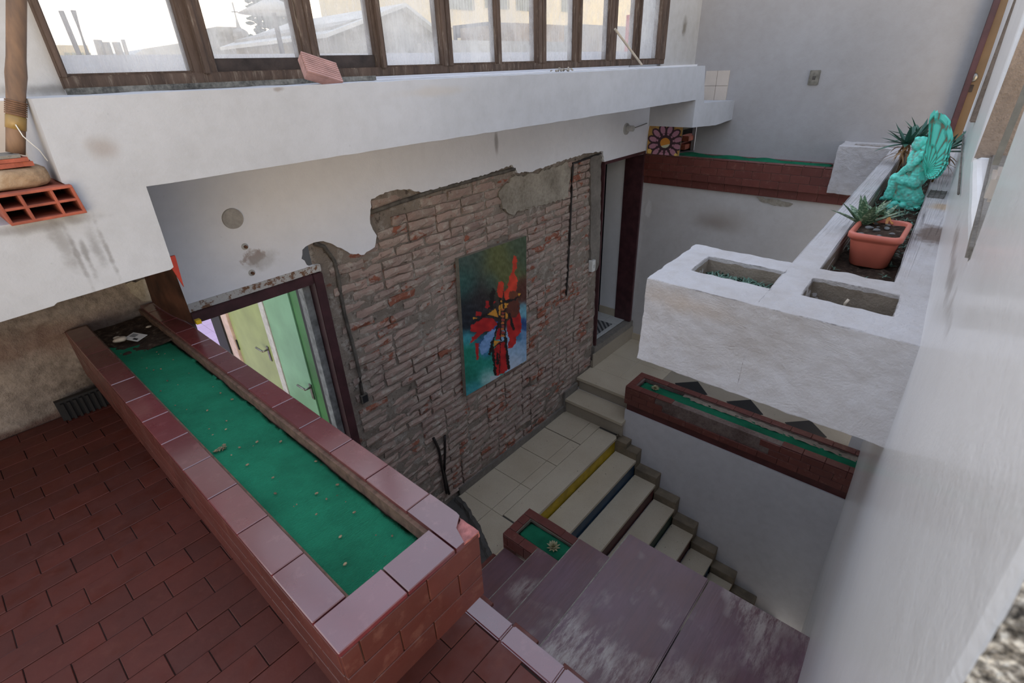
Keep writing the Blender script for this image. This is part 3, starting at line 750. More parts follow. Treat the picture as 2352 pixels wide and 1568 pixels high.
fl2 = boxo('floor.001', MAT['darkcement'], .45, 3.98, 2.06, YW + .06, ZL - .14, ZL - .012); tag(fl2, kind='structure')
fe = [at(*q, 2, ZL) for q in ((1045, 1134), (1062, 1150), (1076, 1165), (1090, 1192), (1102, 1210), (1108, 1228), (1118, 1250), (1130, 1275), (1145, 1290))]
fex = sorted([(p.y, p.x) for p in fe])
def edge_x(y):
    for (a, xa), (b, xb) in zip(fex, fex[1:]):
        if a <= y <= b: return xa + (xb - xa) * (y - a) / (b - a)
    return fex[0][1] if y < fex[0][0] else fex[-1][1]
def slab(name, mat, x0, x1, y0, y1, z, parent, cut=False, h=.02):
    bm = B()
    if cut and x0 < edge_x(y0) + .02 or cut and x0 < edge_x(y1) + .02:
        n = 14; pts = [(max(x0, edge_x(y0 + (y1 - y0) * k / n) + rng.uniform(-.012, .012)), y0 + (y1 - y0) * k / n) for k in range(n + 1)]
        pts += [(x1, y1), (x1, y0)]
        if min(q[0] for q in pts[:-2]) > x1: return
        prism(bm, pts, 2, z - h, z)
    else: 
        box(bm, x0, x1, y0, y1, z - h, z); bmesh.ops.bevel(bm, geom=[e for e in bm.edges if all(v.co.z > z - 1e-6 for v in e.verts)], offset=.0025, segments=1, affect='EDGES')
    return obj(name, bm, mat, parent)
for x0 in (1.478, 1.888, 2.300, 2.712, 3.126, 3.546):
    x1 = min(x0 + .408, 3.95)
    if x1 > 2.0:
        slab('floor_tile', MAT['terrazzo'], x0 if x0 > 2 else 1.75, x1, 2.388, 2.735, ZL, fl2, cut=x0 < 2.4)
        slab('floor_tile', MAT['terrazzo'], x0 if x0 > 2 else 1.75, x1, 2.262 if x0 > 2.2 else 2.03, 2.384, ZL, fl2, cut=x0 < 2.4)
# mortar ridge along the broken tile edge
bm = B(); tube(bm, [(edge_x(2.03 + .7 * k / 24) - .02, 2.03 + .7 * k / 24, ZL - .008) for k in range(25)], .03, 6); rough(bm, .012, 30); obj('broken_mortar', bm, MAT['darkcement'], fl2)
boxo('baseboard_back', MAT['cement'], 2.235, 3.90, YW - .022, YW, ZL, ZL + .085, fl2, .004)

fl3 = boxo('floor.002', MAT['terrazzo2'], 4.40, 5.39, -.35, YW, ZU - .12, ZU - .004); tag(fl3, kind='structure')
for x0, x1 in ((4.462, 4.876), (4.880, 5.292), (5.296, 5.39)):
    for y0, y1 in ((2.36, 2.74), (1.952, 2.356)):
        slab('floor_tile', MAT['terrazzo'], x0, x1, y0, y1, ZU, fl3)
for k in range(6):
    cy = 1.62 - k * .576
    bm = B(); prism(bm, [(4.735 - .185, cy), (4.735, cy - .185), (4.735 + .185, cy), (4.735, cy + .185)], 2, ZU - .01, ZU + .0005); obj('black_diamond_tile', bm, MAT['blacktile'], fl3)
boxo('skirting_strip', MAT['terrazzo'], 4.46, 5.39, YW - .02, YW, ZU, ZU + .08, fl3, .003)

# ---- wall of the white stair, with its stepped skirting
ws = empty('wall_stair', (4.1, 1, -5), kind='structure')
boxo('plaster', MAT['stairwall'], 3.985, 4.34, -.6, 2.01, -5.6, -3.2, ws)
boxo('inner_face', MAT['stairwall'], 4.17, 4.4, 2.0, YW, ZL - .2, ZU - .16, ws)

# ================================================================ STAIRS
NOSE = [(2.022, -3.5145), (1.772, -3.695), (1.527, -3.889), (1.292, -4.090), (1.061, -4.298), (.827, -4.491), (.598, -4.678), (.37, -4.87), (.14, -5.06)]
st = empty('staircase', (3.1, 1.2, -5.2), 'lower flight of pale terrazzo steps descending beside the white stair wall', 'stairs')
RC = ['yellow', 'blue', 'maroon', 'green_riser', 'maroon', 'blue', 'green_riser', 'maroon', 'maroon']
for k, (y, z) in enumerate(NOSE):
    yb = 2.258 if k == 0 else NOSE[k - 1][0] + .0
    slab('tread', MAT['terrazzo'], 2.317 if k == 0 else 2.26, 3.872 if k else 3.90, y, yb, z, st, h=.034)
    zn = NOSE[k + 1][1] if k + 1 < len(NOSE) else z - .19
    o = boxo('riser', MAT[RC[k]], 2.26, 3.872, y + .012, y + .03, zn - .02, z - .03, st)
    if k < 2: o['label'] = ('yellow', 'dark blue')[k] + ' painted riser'
    boxo('step_core', MAT['stairwall'], 2.26, 3.872, y + .03, 2.06, zn - .25, z - .034, st)
    # stepped skirting on the wall
    boxo('stepped_skirting', MAT['skirt'], 3.872, 3.985, y - .0, (yb if k else 2.0) + .03, zn - .1, z + .085 if k else z + .02, st, .004)

boxo('landing_edge', MAT['skirt'], 3.873, 3.99, 1.9, 2.10, -3.95, ZL - .03, st)
st2 = empty('short_staircase', (4.1, 2.3, ZL), 'two pale steps rising from the lower landing to the right doorway', 'stairs')
slab('tread', MAT['terrazzo'], 3.905, 4.172, 1.99, YW - .03, -3.33, st2, h=.034)
boxo('riser', MAT['terrazzo2'], 3.925, 3.945, 1.99, YW - .03, ZL, -3.36, st2)
slab('tread', MAT['terrazzo'], 4.160, 4.458, 1.99, YW - .01, ZU, st2, h=.034)
boxo('riser', MAT['terrazzo2'], 4.18, 4.20, 1.99, YW - .03, -3.34, ZU - .03, st2)
boxo('skirting', MAT['cement'], 3.90, 4.16, YW - .03, YW - .005, ZL, -3.24, st2, .003)

XS = 1.95
C4 = [at(1159.8, 1256.7, 0, XS), at(1237.2, 1256.7, 0, XS), at(1331, 1235.5, 0, XS), at(1446.7, 1224.6, 0, XS)]
st3 = empty('painted_staircase', (1.2, 1.3, ZL), 'near flight of worn purple painted steps beside the turf planter', 'stairs')
def tread(x0, x1, y0, y1, z, h=.05):
    bm = B(); box(bm, x0, x1, y0, y1, z - h, z); bmesh.ops.bevel(bm, geom=bm.edges[:], offset=.005, segments=2, affect='EDGES')
    return obj('tread', bm, MAT['tread'], st3)
for k, c in enumerate(C4):
    if k < 3:
        tread(.575, XS, C4[k + 1].y - .03, c.y, c.z)
        zb = C4[k - 1].z if k else ZL
        boxo('riser', MAT['maroon'], .575, XS - .01, c.y - .05, c.y - .03, zb - .02, c.z - .045, st3)
    boxo('nosing', MAT['nosing'], .575, XS, c.y, c.y + .006, c.z - .03, c.z - .003, st3, .002)
PL = C4[3].z
yj = at(1630, 1328, 0, XS).y
tread(.575, XS, yj + .003, C4[3].y, PL); tread(.575, XS, -.16, yj - .003, PL)
boxo('riser', MAT['maroon'], .575, XS - .01, C4[3].y - .05, C4[3].y - .03, C4[2].z - .02, PL - .045, st3)
boxo('foot_strip', MAT['dimtile'], .575, XS, C4[0].y, C4[0].y + .14, ZL - .02, ZL + .02, st3, .004)
bm = B(); prism(bm, [(C4[0].y - .1, ZL - .6), (C4[0].y - .06, C4[0].z - .3), (C4[3].y - .12, PL - .5), (-.16, PL - .5), (-.16, ZL - .6)], 0, .58, XS - .03); obj('soffit', bm, MAT['stairwall'], st3)

# ================================================================ PLANTERS
def rect_ring(bm, x0, x1, y0, y1, z0, z1): box(bm, x0, x1, y0, y1, z0, z1)
def rtile(name, mat, x0, x1, y0, y1, z0, z1, par_, bev=.0018, label=None):
    bm = B(); box(bm, x0, x1, y0, y1, z0, z1)
    bmesh.ops.bevel(bm, geom=bm.edges[:], offset=bev, segments=1, affect='EDGES')
    cz = (z0 + z1) / 2; c = Vector(((x0 + x1) / 2, (y0 + y1) / 2, cz))
    bmesh.ops.rotate(bm, verts=bm.verts, cent=c, matrix=Matrix.Rotation(rng.uniform(-.006, .006), 3, 'X') @ Matrix.Rotation(rng.uniform(-.006, .006), 3, 'Y'))
    return obj(name, bm, mat, par_)
def courses(par_, axis, face, a0, a1, zt, zb, n, L, mat, out=-1, skip=None, off0=0.0):
    h = (zt - zb) / n; g = .0025
    for r_ in range(n):
        z1 = zt - r_ * h; z0 = z1 - h + g; a = a0 - L - (L * .5 if r_ % 2 else 0) + off0
        while a < a1 - .012:
            b0, b1 = max(a, a0), min(a + L - g, a1)
            if b1 - b0 > .012 and not (skip and skip((b0 + b1) / 2, r_)):
                if axis == 0: rtile('face_tile', mat, min(face, face - out * .012), max(face, face - out * .012), b0, b1, z0, z1, par_, .0016)
                else: rtile('face_tile', mat, b0, b1, min(face, face - out * .012), max(face, face - out * .012), z0, z1, par_, .0016)
            a += L

# ---- the big one in front
tp = empty('tiled_planter', (.355, 1.68, ZR), 'long near planter clad in glossy red tiles, chipped at its corner', 'planter')
X0, X1, Y0, Y1, ZT, ZB = .175, .537, .603, YW - .02, -.912, -1.141
bm = B()
H = [[-.926] * 3, [-.926, -1.03, -1.03], [-.926] * 3]
heights(bm, [X0 + .006, .256, .455, X1 - .006], [Y0 + .006, .694, Y1 - .03, Y1], H, ZB + .004)
obj('cement_core', bm, MAT['grout'], tp)
ys_ = [.692] + [.855 + .1658 * k for k in range(0, 12)]
for a, b in zip(ys_, ys_[1:]):
    if a < Y1 - .02: rtile('rim_tile', MAT['rim'], X0, .2485, a + .0015, min(b, Y1) - .0015, ZT - .014, ZT, tp)
ys_ = [.603] + [.772 + .1665 * k for k in range(0, 13)]
for k, (a, b) in enumerate(zip(ys_, ys_[1:])):
    if k and a < Y1 - .02: rtile('rim_tile', MAT['rim'], .465, X1, a + .0015, min(b, Y1) - .0015, ZT - .014, ZT, tp)
c1, c2, c3 = at(1058, 1181, 2, ZT), at(1048, 1212, 2, ZT), at(1060, 1240, 2, ZT)
bm = B(); prism(bm, [(.466, Y0), (c3.x, Y0), (c2.x, c2.y), (c1.x - .004, c1.y), (X1, c1.y + .012), (X1, .770), (.466, .770)], 2, ZT - .014, ZT); obj('rim_tile', bm, MAT['rim'], tp)
bm = B(); prism(bm, [(c3.x, Y0 + .002), (c2.x, c2.y), (c1.x - .004, c1.y), (X1 - .001, c1.y + .010), (X1 - .001, Y0 + .002)], 2, ZT - .03, ZT - .010)
bmesh.ops.triangulate(bm, faces=bm.faces); bmesh.ops.subdivide_edges(bm, edges=bm.edges[:], cuts=3, use_grid_fill=True); rough(bm, .005, 60)
tag(obj('chipped_corner', bm, MAT['chip'], tp), 'rough pink chipped corner')
rtile('rim_tile', MAT['rim'], X0, .3315, Y0, .6895, ZT - .014, ZT, tp); rtile('rim_tile', MAT['rim'], .3345, .4625, Y0, .6895, ZT - .014, ZT, tp)
courses(tp, 1, Y0, X0 + .002, X1 - .002, ZT - .016, ZB, 3, .165, MAT['face'], off0=.04)
courses(tp, 0, X0, Y0 + .012, Y1, ZT - .016, ZB, 3, .165, MAT['face'])
courses(tp, 0, X1, Y0 + .012, Y1, ZT - .016, ZB, 3, .165, MAT['face'], out=1)
boxo('recessed_foot', MAT['dimtile'], .25, .46, .72, Y1, ZR - .002, ZB + .006, tp)
# ragged lining along the right inside face
bm = B()
for k in range(70):
    y = .70 + 1.9 * k / 70
    pass
vv = [[bm.verts.new((.470 - .014 * j / 3 - .010 * abs(N3((0, y_, j), 7)) * (j > 0), y_, ZT - .012 - .026 * j)) for j in range(4)] for y_ in [.69 + 2.0 * i / 90 for i in range(91)]]
for i in range(90):
    for j in range(3): bm.faces.new((vv[i][j], vv[i][j + 1], vv[i + 1][j + 1], vv[i + 1][j]))
obj('crumbling_lining', bm, MAT['lining'], tp, True)
def turf(name, x0, x1, y0, y1, zf, label, nx=14, ny=90, par_=None, fold=.006, endcut=None):
    bm = B()
    vv = gridsheet(bm, x0, x1, y0, y1, nx, ny, zf)
    for i in (0, nx):
        for v in vv[i]: v.co.x += N3((v.co.x, v.co.y * 1.0, 0), 12) * fold; v.co.z += abs(N3((v.co.x, v.co.y, 3), 20)) * .004
    if endcut:
        for r in vv:
            for k in range(1, 7):
                v = r[-k]; v.co.y -= endcut((v.co.x - x0) / (x1 - x0)) * (7 - k) / 6
    ret = bmesh.ops.solidify(bm, geom=bm.faces[:], thickness=.004)
    o = obj(name, bm, MAT['turf'], None, True); return tag(o, label, 'artificial turf')
def zf1(x, y):
    t = (x - .255) / .19
    return -.938 - .022 * t + N3((x, y, 0), 4.5) * .010 + N3((x, y, 5), 12) * .003 - .012 * max(0, min(1, (y - 2.2) * 3))
turf('turf_strip', .252, .452, .697, 2.46, zf1, 'long green turf mat lying in the near red tiled planter', 16, 130, endcut=lambda t: .10 * t * (1 - t) * 3 - .05 * t)
# soil and litter at its far end
bm = B(); gridsheet(bm, .256, .456, 2.30, Y1 - .03, 14, 30, lambda x, y: -.952 + N3((x, y, 0), 14) * .012 + N3((x, y, 0), 40) * .006)
tag(obj('planter_soil', bm, MAT['soil'], None, True), 'dark soil heaped at the far end of the near planter', 'soil', kind='stuff')
t_ = at(312, 776, 2, -.94)
bm = B(); box(bm, -.026, .026, -.034, .034, 0, .002)
o = obj('paper_label', bm, MAT['card'], None); o.location = t_ + Vector((0, 0, .004)); o.rotation_euler = (.1, -.08, .5); tag(o, 'small printed white card on the soil of the near planter', 'card')
bm = B(); box(bm, -.020, -.010, -.024, -.004, .002, .0026); o2 = obj('printed_figure', bm, MAT['black'], o); o2.location = (-.014, -.014, .0021)
bm = B(); box(bm, -.004, .018, .0, .026, .002, .0026); o2 = obj('printed_text', bm, MAT['greyprint'], o); o2.location = (.006, .012, .0021)
for k, (px, py, r_, lb_) in enumerate([(277, 785, .020, 'rounded off-white stone beside the printed card in the near planter'), (342, 752, .008, 'small pebble on the soil behind the printed card'), (268, 777, .009, 'small grey pebble left of the white stone')]):
    p = at(px, py, 2, -.935); bm = B(); ell(bm, (0, 0, 0), (r_ * 1.3, r_, r_ * .55)); rough(bm, r_ * .2, 40)
    o = obj('pebble', bm, MAT['stonewhite'], None, True); o.location = p; tag(o, lb_, 'pebble')
bm = B()
for k in range(46):
    x, y = rng.uniform(.27, .44), rng.uniform(.72, 2.35); z = zf1(x, y) + .006; a = rng.uniform(0, 6.3); L = rng.uniform(.002, .006)
    ell(bm, (x, y, z), (L, L * .7, L * .4), Matrix.Rotation(a, 3, 'Z'), 1)
p = at(508, 1031, 2, -.94)
for k in range(26): ell(bm, p + Vector((rng.gauss(0, .012), rng.gauss(0, .008), rng.uniform(0, .006))), (.006, .002, .0015), Matrix.Rotation(rng.uniform(0, 3), 3, 'Z'), 1)
tag(obj('dry_litter', bm, MAT['litter'], None), 'scattered dry crumbs and grey fluff on the near turf', 'litter', kind='stuff')

# ---- far planter high on the end wall
tf = empty('tiled_planter', (5.47, 1.5, -1.18), 'dark red tiled planter box running along the grey end wall', 'planter')
bm = B(); heights(bm, [5.338, 5.40, 5.56, 5.615], [.30, .42, 2.64, 2.73], [[-.882] * 3, [-.882, -.96, -.882], [-.882] * 3], -1.10)
obj('cement_core', bm, MAT['lightgrout'], tf)
y = .30
while y < 2.70:
    rtile('rim_tile', MAT['dimtile'], 5.33, 5.40, y + .001, min(y + .166, 2.728), -.884, -.872, tf, .003)
    rtile('rim_tile', MAT['dimtile'], 5.56, 5.618, y + .001, min(y + .166, 2.728), -.884, -.872, tf, .003); y += .168
courses(tf, 0, 5.33, .30, 2.728, -.886, -1.103, 3, .170, MAT['dimtile'])
boxo('lower_tier_core', MAT['dimtile'], 5.374, 5.60, .30, 2.73, -1.185, -1.10, tf)
courses(tf, 0, 5.362, .30, 2.728, -1.106, -1.184, 1, .170, MAT['dimtile'])
turf('turf_strip', 5.405, 5.555, .95, 2.62, lambda x, y: -.876 + N3((x, y, 0), 5) * .02 + (x - 5.48) * .12 - .05 * max(0, 1.15 - y), 'crumpled green turf in the far planter on the end wall', 8, 60)

# ---- planter along the stair wall, tiles missing from its face
tr_ = empty('tiled_planter', (4.14, .95, -3.21), 'dark red planter above the stair wall with tiles missing', 'planter')
bm = B(); heights(bm, [3.985, 4.055, 4.235, 4.305], [-.30, -.15, 1.93, 2.015], [[-2.916] * 3, [-2.916, -3.02, -2.916], [-2.916] * 3], -3.118)
obj('cement_core', bm, MAT['combed'], tr_)
y = 2.02
while y > -.25:
    miss = .55 < y < 1.55
    if not miss: rtile('rim_tile', MAT['dimtile'], 3.975, 4.052, y - .164, y, -2.916, -2.903, tr_, .003)
    rtile('rim_tile', MAT['dimtile'], 4.238, 4.31, y - .164, y, -2.916, -2.903, tr_, .003); y -= .166
rtile('rim_tile', MAT['dimtile'], 4.054, 4.236, 1.95, 2.02, -2.916, -2.903, tr_, .003)
courses(tr_, 0, 3.972, -.30, 2.02, -2.918, -3.115, 3, .166, MAT['dimtile'], skip=lambda y, r: r < 2 and .62 < y < 1.62)
courses(tr_, 1, 2.022, 3.985, 4.30, -2.918, -3.115, 3, .166, MAT['dimtile'], out=1)
boxo('recessed_foot', MAT['maroon'], 4.0, 4.30, -.30, 2.0, -3.212, -3.115, tr_)
turf('turf_strip', 4.062, 4.20, -.12, 1.92, lambda x, y: -2.932 + N3((x, y, 0), 5) * .006, 'narrow green turf in the planter above the stair wall', 6, 60)
bm = B(); gridsheet(bm, 4.17, 4.237, -.14, 1.5, 6, 80, lambda x, y: -2.928 + N3((x, y, 0), 20) * .012 + N3((x, y, 0), 60) * .006)
obj('crumbled_render', bm, MAT['inner'], tr_)

# ---- small planter between the two flights
ts = empty('tiled_planter', (2.13, 1.4, ZL), 'small dark red planter wedged between the two stair flights', 'planter')
bm = B(); heights(bm, [1.975, 2.045, 2.225, 2.295], [.90, 1.0, 1.865, 1.935], [[-3.216] * 3, [-3.216, -3.30, -3.216], [-3.216] * 3], -3.50)
obj('cement_core', bm, MAT['inner'], ts)
y = 1.94; k = 0
while y > .95:
    rtile('rim_tile', MAT['dimtile'], 1.968, 2.043, y - .164, y, -3.216, -3.203, ts, .003)
    rtile('rim_tile', MAT['dimtile'], 2.228, 2.302, y - .205, y, -3.216, -3.203 + (.006 if k == 1 else 0), ts, .003); y -= .166; k += 1
rtile('rim_tile', MAT['dimtile'], 2.046, 2.136, 1.868, 1.94, -3.216, -3.203, ts, .003); rtile('rim_tile', MAT['dimtile'], 2.139, 2.225, 1.868, 1.94, -3.216, -3.203, ts, .003)
courses(ts, 0, 1.966, .90, 1.938, -3.218, ZL + .002, 3, .166, MAT['dimtile'])
courses(ts, 1, 1.940, 1.975, 2.30, -3.218, ZL + .002, 3, .166, MAT['dimtile'], out=1)
turf('turf_strip', 2.05, 2.215, 1.02, 1.855, lambda x, y: -3.232 + N3((x, y, 0), 8) * .010, 'short green turf in the small planter between the flights', 8, 30)
tag(boxo('wall_well', MAT['stairwall'], 1.98, 2.255, -.6, 1.93, -5.6, -3.52), kind='structure')

# ---- white plaster planter shaped like a U, fixed to the right-hand wall
wp = empty('white_planter', (1.75, .35, -1.01), 'big white plaster planter with cells, fixed to the right wall', 'planter')
xs = [1.57, 1.735, 1.925, 2.035, 5.13, 5.26, 5.36, 5.50, 5.61]
ys = [-.085, .035, .062, .288, .382, .385, .665, .765]
T_ = -.68
def hh(i, j):
    x, y = (xs[i] + xs[i + 1]) / 2, (ys[j] + ys[j + 1]) / 2
    if x > 2.035 and x < 5.26 and y > .385: return None
    if 1.735 < x < 1.925 and .385 < y < .665: return T_ - .085
    if 1.735 < x < 1.925 and .035 < y < .288: return T_ - .16
    if 2.035 < x < 5.13 and .062 < y < .288: return T_ - .13
    if 5.36 < x < 5.50 and .288 < y < .665: return T_ - .10
    return T_
bm = B(); heights(bm, xs, ys, [[hh(i, j) for j in range(len(ys) - 1)] for i in range(len(xs) - 1)], -1.008)
bmesh.ops.dissolve_limit(bm, angle_limit=.01, verts=bm.verts, edges=bm.edges)
for v in bm.verts:
    if v.co.z < -.9 and v.co.x > 5: v.co.z -= .065
    if v.co.z < -.9 and v.co.x < 1.6: v.co.x -= .018
    v.co.y += .037 * (v.co.x - 1.57); v.co.x += .03 * v.co.y
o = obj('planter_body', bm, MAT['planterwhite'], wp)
bv = o.modifiers.new('b', 'BEVEL'); bv.width = .02; bv.segments = 3; bv.limit_method = 'ANGLE'; bv.angle_limit = .8
tri = o.modifiers.new('t', 'TRIANGULATE'); sd = o.modifiers.new('s', 'SUBSURF'); sd.subdivision_type = 'SIMPLE'; sd.levels = 4; sd.render_levels = 4
tx = bpy.data.textures.new('hand_plaster', 'CLOUDS'); tx.noise_scale = .07; tx.noise_depth = 4
dp = o.modifiers.new('d', 'DISPLACE'); dp.texture = tx; dp.strength = .012; dp.mid_level = .5; dp.texture_coords = 'LOCAL'
def cell_liner(x0, x1, y0, y1, zb):
    bm = B(); f = lambda x, y, z: (x + .03 * y, y + .037 * (x - 1.57), z)
    e_ = .0015; p = [(x0 + e_, y0 + e_), (x1 - e_, y0 + e_), (x1 - e_, y1 - e_), (x0 + e_, y1 - e_)]; n = 16
    ring = []
    for k in range(4):
        a, b = p[k], p[(k + 1) % 4]
        for i in range(n): ring.append((a[0] + (b[0] - a[0]) * i / n, a[1] + (b[1] - a[1]) * i / n))
    top = [bm.verts.new(f(q[0], q[1], T_ - .014 + N3((q[0], q[1], 0), 30) * .007)) for q in ring]; bot = [bm.verts.new(f(q[0], q[1], zb)) for q in ring]
    for i in range(len(ring)): j = (i + 1) % len(ring); bm.faces.new((top[j], top[i], bot[i], bot[j]))
    bm.faces.new(bot); obj('cell_lining', bm, MAT['inner'], wp, recalc=False)
cell_liner(1.735, 1.925, .385, .665, T_ - .08); cell_liner(1.735, 1.925, .035, .288, T_ - .155); cell_liner(2.035, 5.13, .062, .288, T_ - .125); cell_liner(5.36, 5.50, .288, .665, T_ - .095)
def shear(x, y, z): return Vector((x + .03 * y, y + .037 * (x - 1.57), z))
bm = B()
vv = gridsheet(bm, 2.037, 5.128, .064, .286, 180, 14, lambda x, y: T_ - .105 + N3((x, y, 0), 12) * .012 + N3((x, y, 0), 40) * .008)
for v in bm.verts: v.co = shear(*v.co)
tag(obj('planter_soil', bm, MAT['soil'], None, True), 'gritty dark soil filling the long cell of the white planter', 'soil', kind='stuff')
bm = B(); gridsheet(bm, 1.737, 1.923, .387, .663, 14, 20, lambda x, y: T_ - .07 + N3((x, y, 0), 20) * .008)
for v in bm.verts: v.co = shear(*v.co)
tag(obj('planter_soil', bm, MAT['soil'], None, True), 'soil in the left front cell of the white planter', 'soil', kind='stuff')
bm = B(); gridsheet(bm, 1.737, 1.923, .037, .286, 14, 20, lambda x, y: T_ - .150 + N3((x, y, 0), 20) * .006)
for v in bm.verts: v.co = shear(*v.co)
tag(obj('planter_soil', bm, MAT['soil'], None, True), 'soil deep in the right front cell of the white planter', 'soil', kind='stuff')

# ---- leaves
def blade(bm, p, az, el, L, W, curl=.6, n=6, th=.25, twist=0.0):
    p = Vector(p); d = Vector((math.cos(az) * math.cos(el), math.sin(az) * math.cos(el), math.sin(el)))
    side = Vector((-math.sin(az), math.cos(az), 0)); rows = []; pos = p.copy(); e_ = el
    for k in range(n + 1):
        t = k / n; d = Vector((math.cos(az) * math.cos(e_), math.sin(az) * math.cos(e_), math.sin(e_))); up = side.cross(d) * -1
        w_ = W * (0.75 + .5 * t if t < .3 else (1 - ((t - .3) / .7) ** 1.6) * .9 + .02)
        c = pos
        rows.append([bm.verts.new(c - side * w_ * .5), bm.verts.new(c - up * w_ * th), bm.verts.new(c + side * w_ * .5), bm.verts.new(c + up * w_ * .06)])
        pos = pos + d * (L / n); e_ += -curl / n
    for a, b in zip(rows, rows[1:]):
        for i in range(4): bm.faces.new((a[i], a[(i + 1) % 4], b[(i + 1) % 4], b[i]))
    bm.faces.new(rows[-1]); bm.faces.new(rows[0][::-1])
def cover(name, n, x0, x1, y0, y1, z, label, L=(.018, .034), dens=None):
    bm = B(); k = 0; g = 0
    while k < n and g < n * 20:
        g += 1; x, y = rng.uniform(x0, x1), rng.uniform(y0, y1)
        if dens and rng.random() > dens(x, y): continue
        q = shear(x, y, z + rng.uniform(0, .006)); k += 1; a0 = rng.uniform(0, 6.28)
        for j in range(4): blade(bm, q, a0 + j * 1.6 + rng.uniform(-.4, .4), rng.uniform(.3, 1.1), rng.uniform(*L), rng.uniform(.006, .010), 1.2, 3, .1)
    return tag(obj(name, bm, MAT['cover'], None), label, 'ground cover', kind='stuff')
cover('ground_cover', 150, 1.745, 1.915, .40, .655, T_ - .068, 'grey-green creeping leaves filling the left front cell', (.022, .042))
cover('ground_cover', 36, 1.745, 1.80, .06, .265, T_ - .135, 'sparse grey-green leaves in the right front cell', (.022, .04))
cover('ground_cover', 330, 2.05, 5.0, .075, .275, T_ - .098, 'grey-green creeping leaves scattered along the long cell', (.02, .036), lambda x, y: .9 if (x < 2.25 or x > 2.9) else (.7 if y < .1 or y > .27 else .12))
bm = B(); q = at(1943, 690, 0, 1.80); tube(bm, [q + Vector((0, 0, -.06)), q + Vector((0, 0, -.01)), q + Vector((.004, -.006, .004))], .0045, 8); tag(obj('peg', bm, MAT['stonewhite'], None, True), 'short pale peg standing in the right front cell', 'peg')

# ---- plastic pot with speckled succulents
pot = empty('flower_pot', (2.57, .205, T_ - .10), 'terracotta coloured rectangular pot standing in the white planter', 'flower pot')
def rrect(x0, x1, y0, y1, r, n=5):
    out = []
    for cx, cy, a0 in ((x1 - r, y1 - r, 0), (x0 + r, y1 - r, 90), (x0 + r, y0 + r, 180), (x1 - r, y0 + r, 270)):
        for k in range(n + 1): a = math.radians(a0 + 90 * k / n); out.append((cx + r * math.cos(a), cy + r * math.sin(a)))
    return out
PX0, PX1, PY0, PY1 = 2.415, 2.725, .112, .302
prof = [(.040, .030, -.778), (.040, .030, -.774), (.036, .026, -.77), (.012, .012, -.672), (.012, .012, -.667), (.006, .006, -.664), (.005, .005, -.66), (0, 0, -.657), (0, 0, -.640), (.004, .004, -.636), (.013, .013, -.636), (.017, .017, -.640), (.020, .020, -.68)]
bm = B(); rings = []
for (ix, iy, z) in prof:
    rings.append([bm.verts.new((p[0], p[1], z)) for p in rrect(PX0 + ix, PX1 - ix, PY0 + iy, PY1 - iy, .035)])
for a, b in zip(rings, rings[1:]):
    for k in range(len(a)): j = (k + 1) % len(a); bm.faces.new((a[k], a[j], b[j], b[k]))
bm.faces.new(rings[0][::-1]); obj('pot_body', bm, MAT['terracotta'], pot, True)
o_ = COL.objects['pot_body'] if 'pot_body' in COL.objects else None
bm = B(); vs_ = [bm.verts.new((p[0], p[1], -.655)) for p in rrect(PX0 + .018, PX1 - .018, PY0 + .018, PY1 - .018, .025)]; f_ = bm.faces.new(vs_)
bmesh.ops.triangulate(bm, faces=bm.faces); bmesh.ops.subdivide_edges(bm, edges=bm.edges[:], cuts=5, use_grid_fill=True)
for v in bm.verts: v.co.z += N3(v.co, 30) * .008
obj('potting_soil', bm, MAT['soil'], pot)
for k in range(9):
    bm = B(); r_ = rng.uniform(.005, .013); ell(bm, (rng.uniform(2.45, 2.69), rng.uniform(.14, .27), -.65), (r_ * 1.4, r_, r_ * .6), Matrix.Rotation(rng.uniform(0, 3), 3, 'Z')); rough(bm, r_ * .3, 50)
    obj('gravel_stone', bm, MAT['greystone'], pot)
def rosette(name, c, n, L, W, mat, label, cat, el0=.35, el1=1.35, th=.3, curl=.3, seed=1, stem=None, part='leaf', group=None):
    r2 = random.Random(seed); root = empty(name, c, label, cat, group)
    for k in range(n):
        t = (k + .5) / n; az = k * 2.39996 + r2.uniform(-.2, .2); el = el0 + (el1 - el0) * t + r2.uniform(-.1, .1)
        bm = B(); blade(bm, Vector(c) + Vector((math.cos(az), math.sin(az), 0)) * W * .3, az, el, L * r2.uniform(.8, 1.1) * (1 - .25 * t), W, curl * r2.uniform(.4, 1.6), 7, th)
        obj(part, bm, mat, root)
    return root
ga = rosette('speckled_aloe', at(1984, 512, 2, -.648), 12, .150, .046, MAT['gasteria'], 'larger speckled aloe at the left of the terracotta pot', 'succulent', .45, 1.4, .22, .25, 4)
gb = rosette('speckled_aloe', at(2024, 504, 2, -.650), 10, .115, .030, MAT['gasteria'], 'smaller speckled aloe at the back of the terracotta pot', 'succulent', .25, 1.3, .22, .3, 9)
for k, (a, L) in enumerate(((.4, .05), (1.0, .06), (5.2, .055), (5.8, .05))):
    bm = B(); blade(bm, at(2008 + 14 * k, 514, 2, -.648), a + 1.2, .5, L, .013, -.4, 5, .15); obj('dried_leaf', bm, MAT['orangeleaf'], gb)

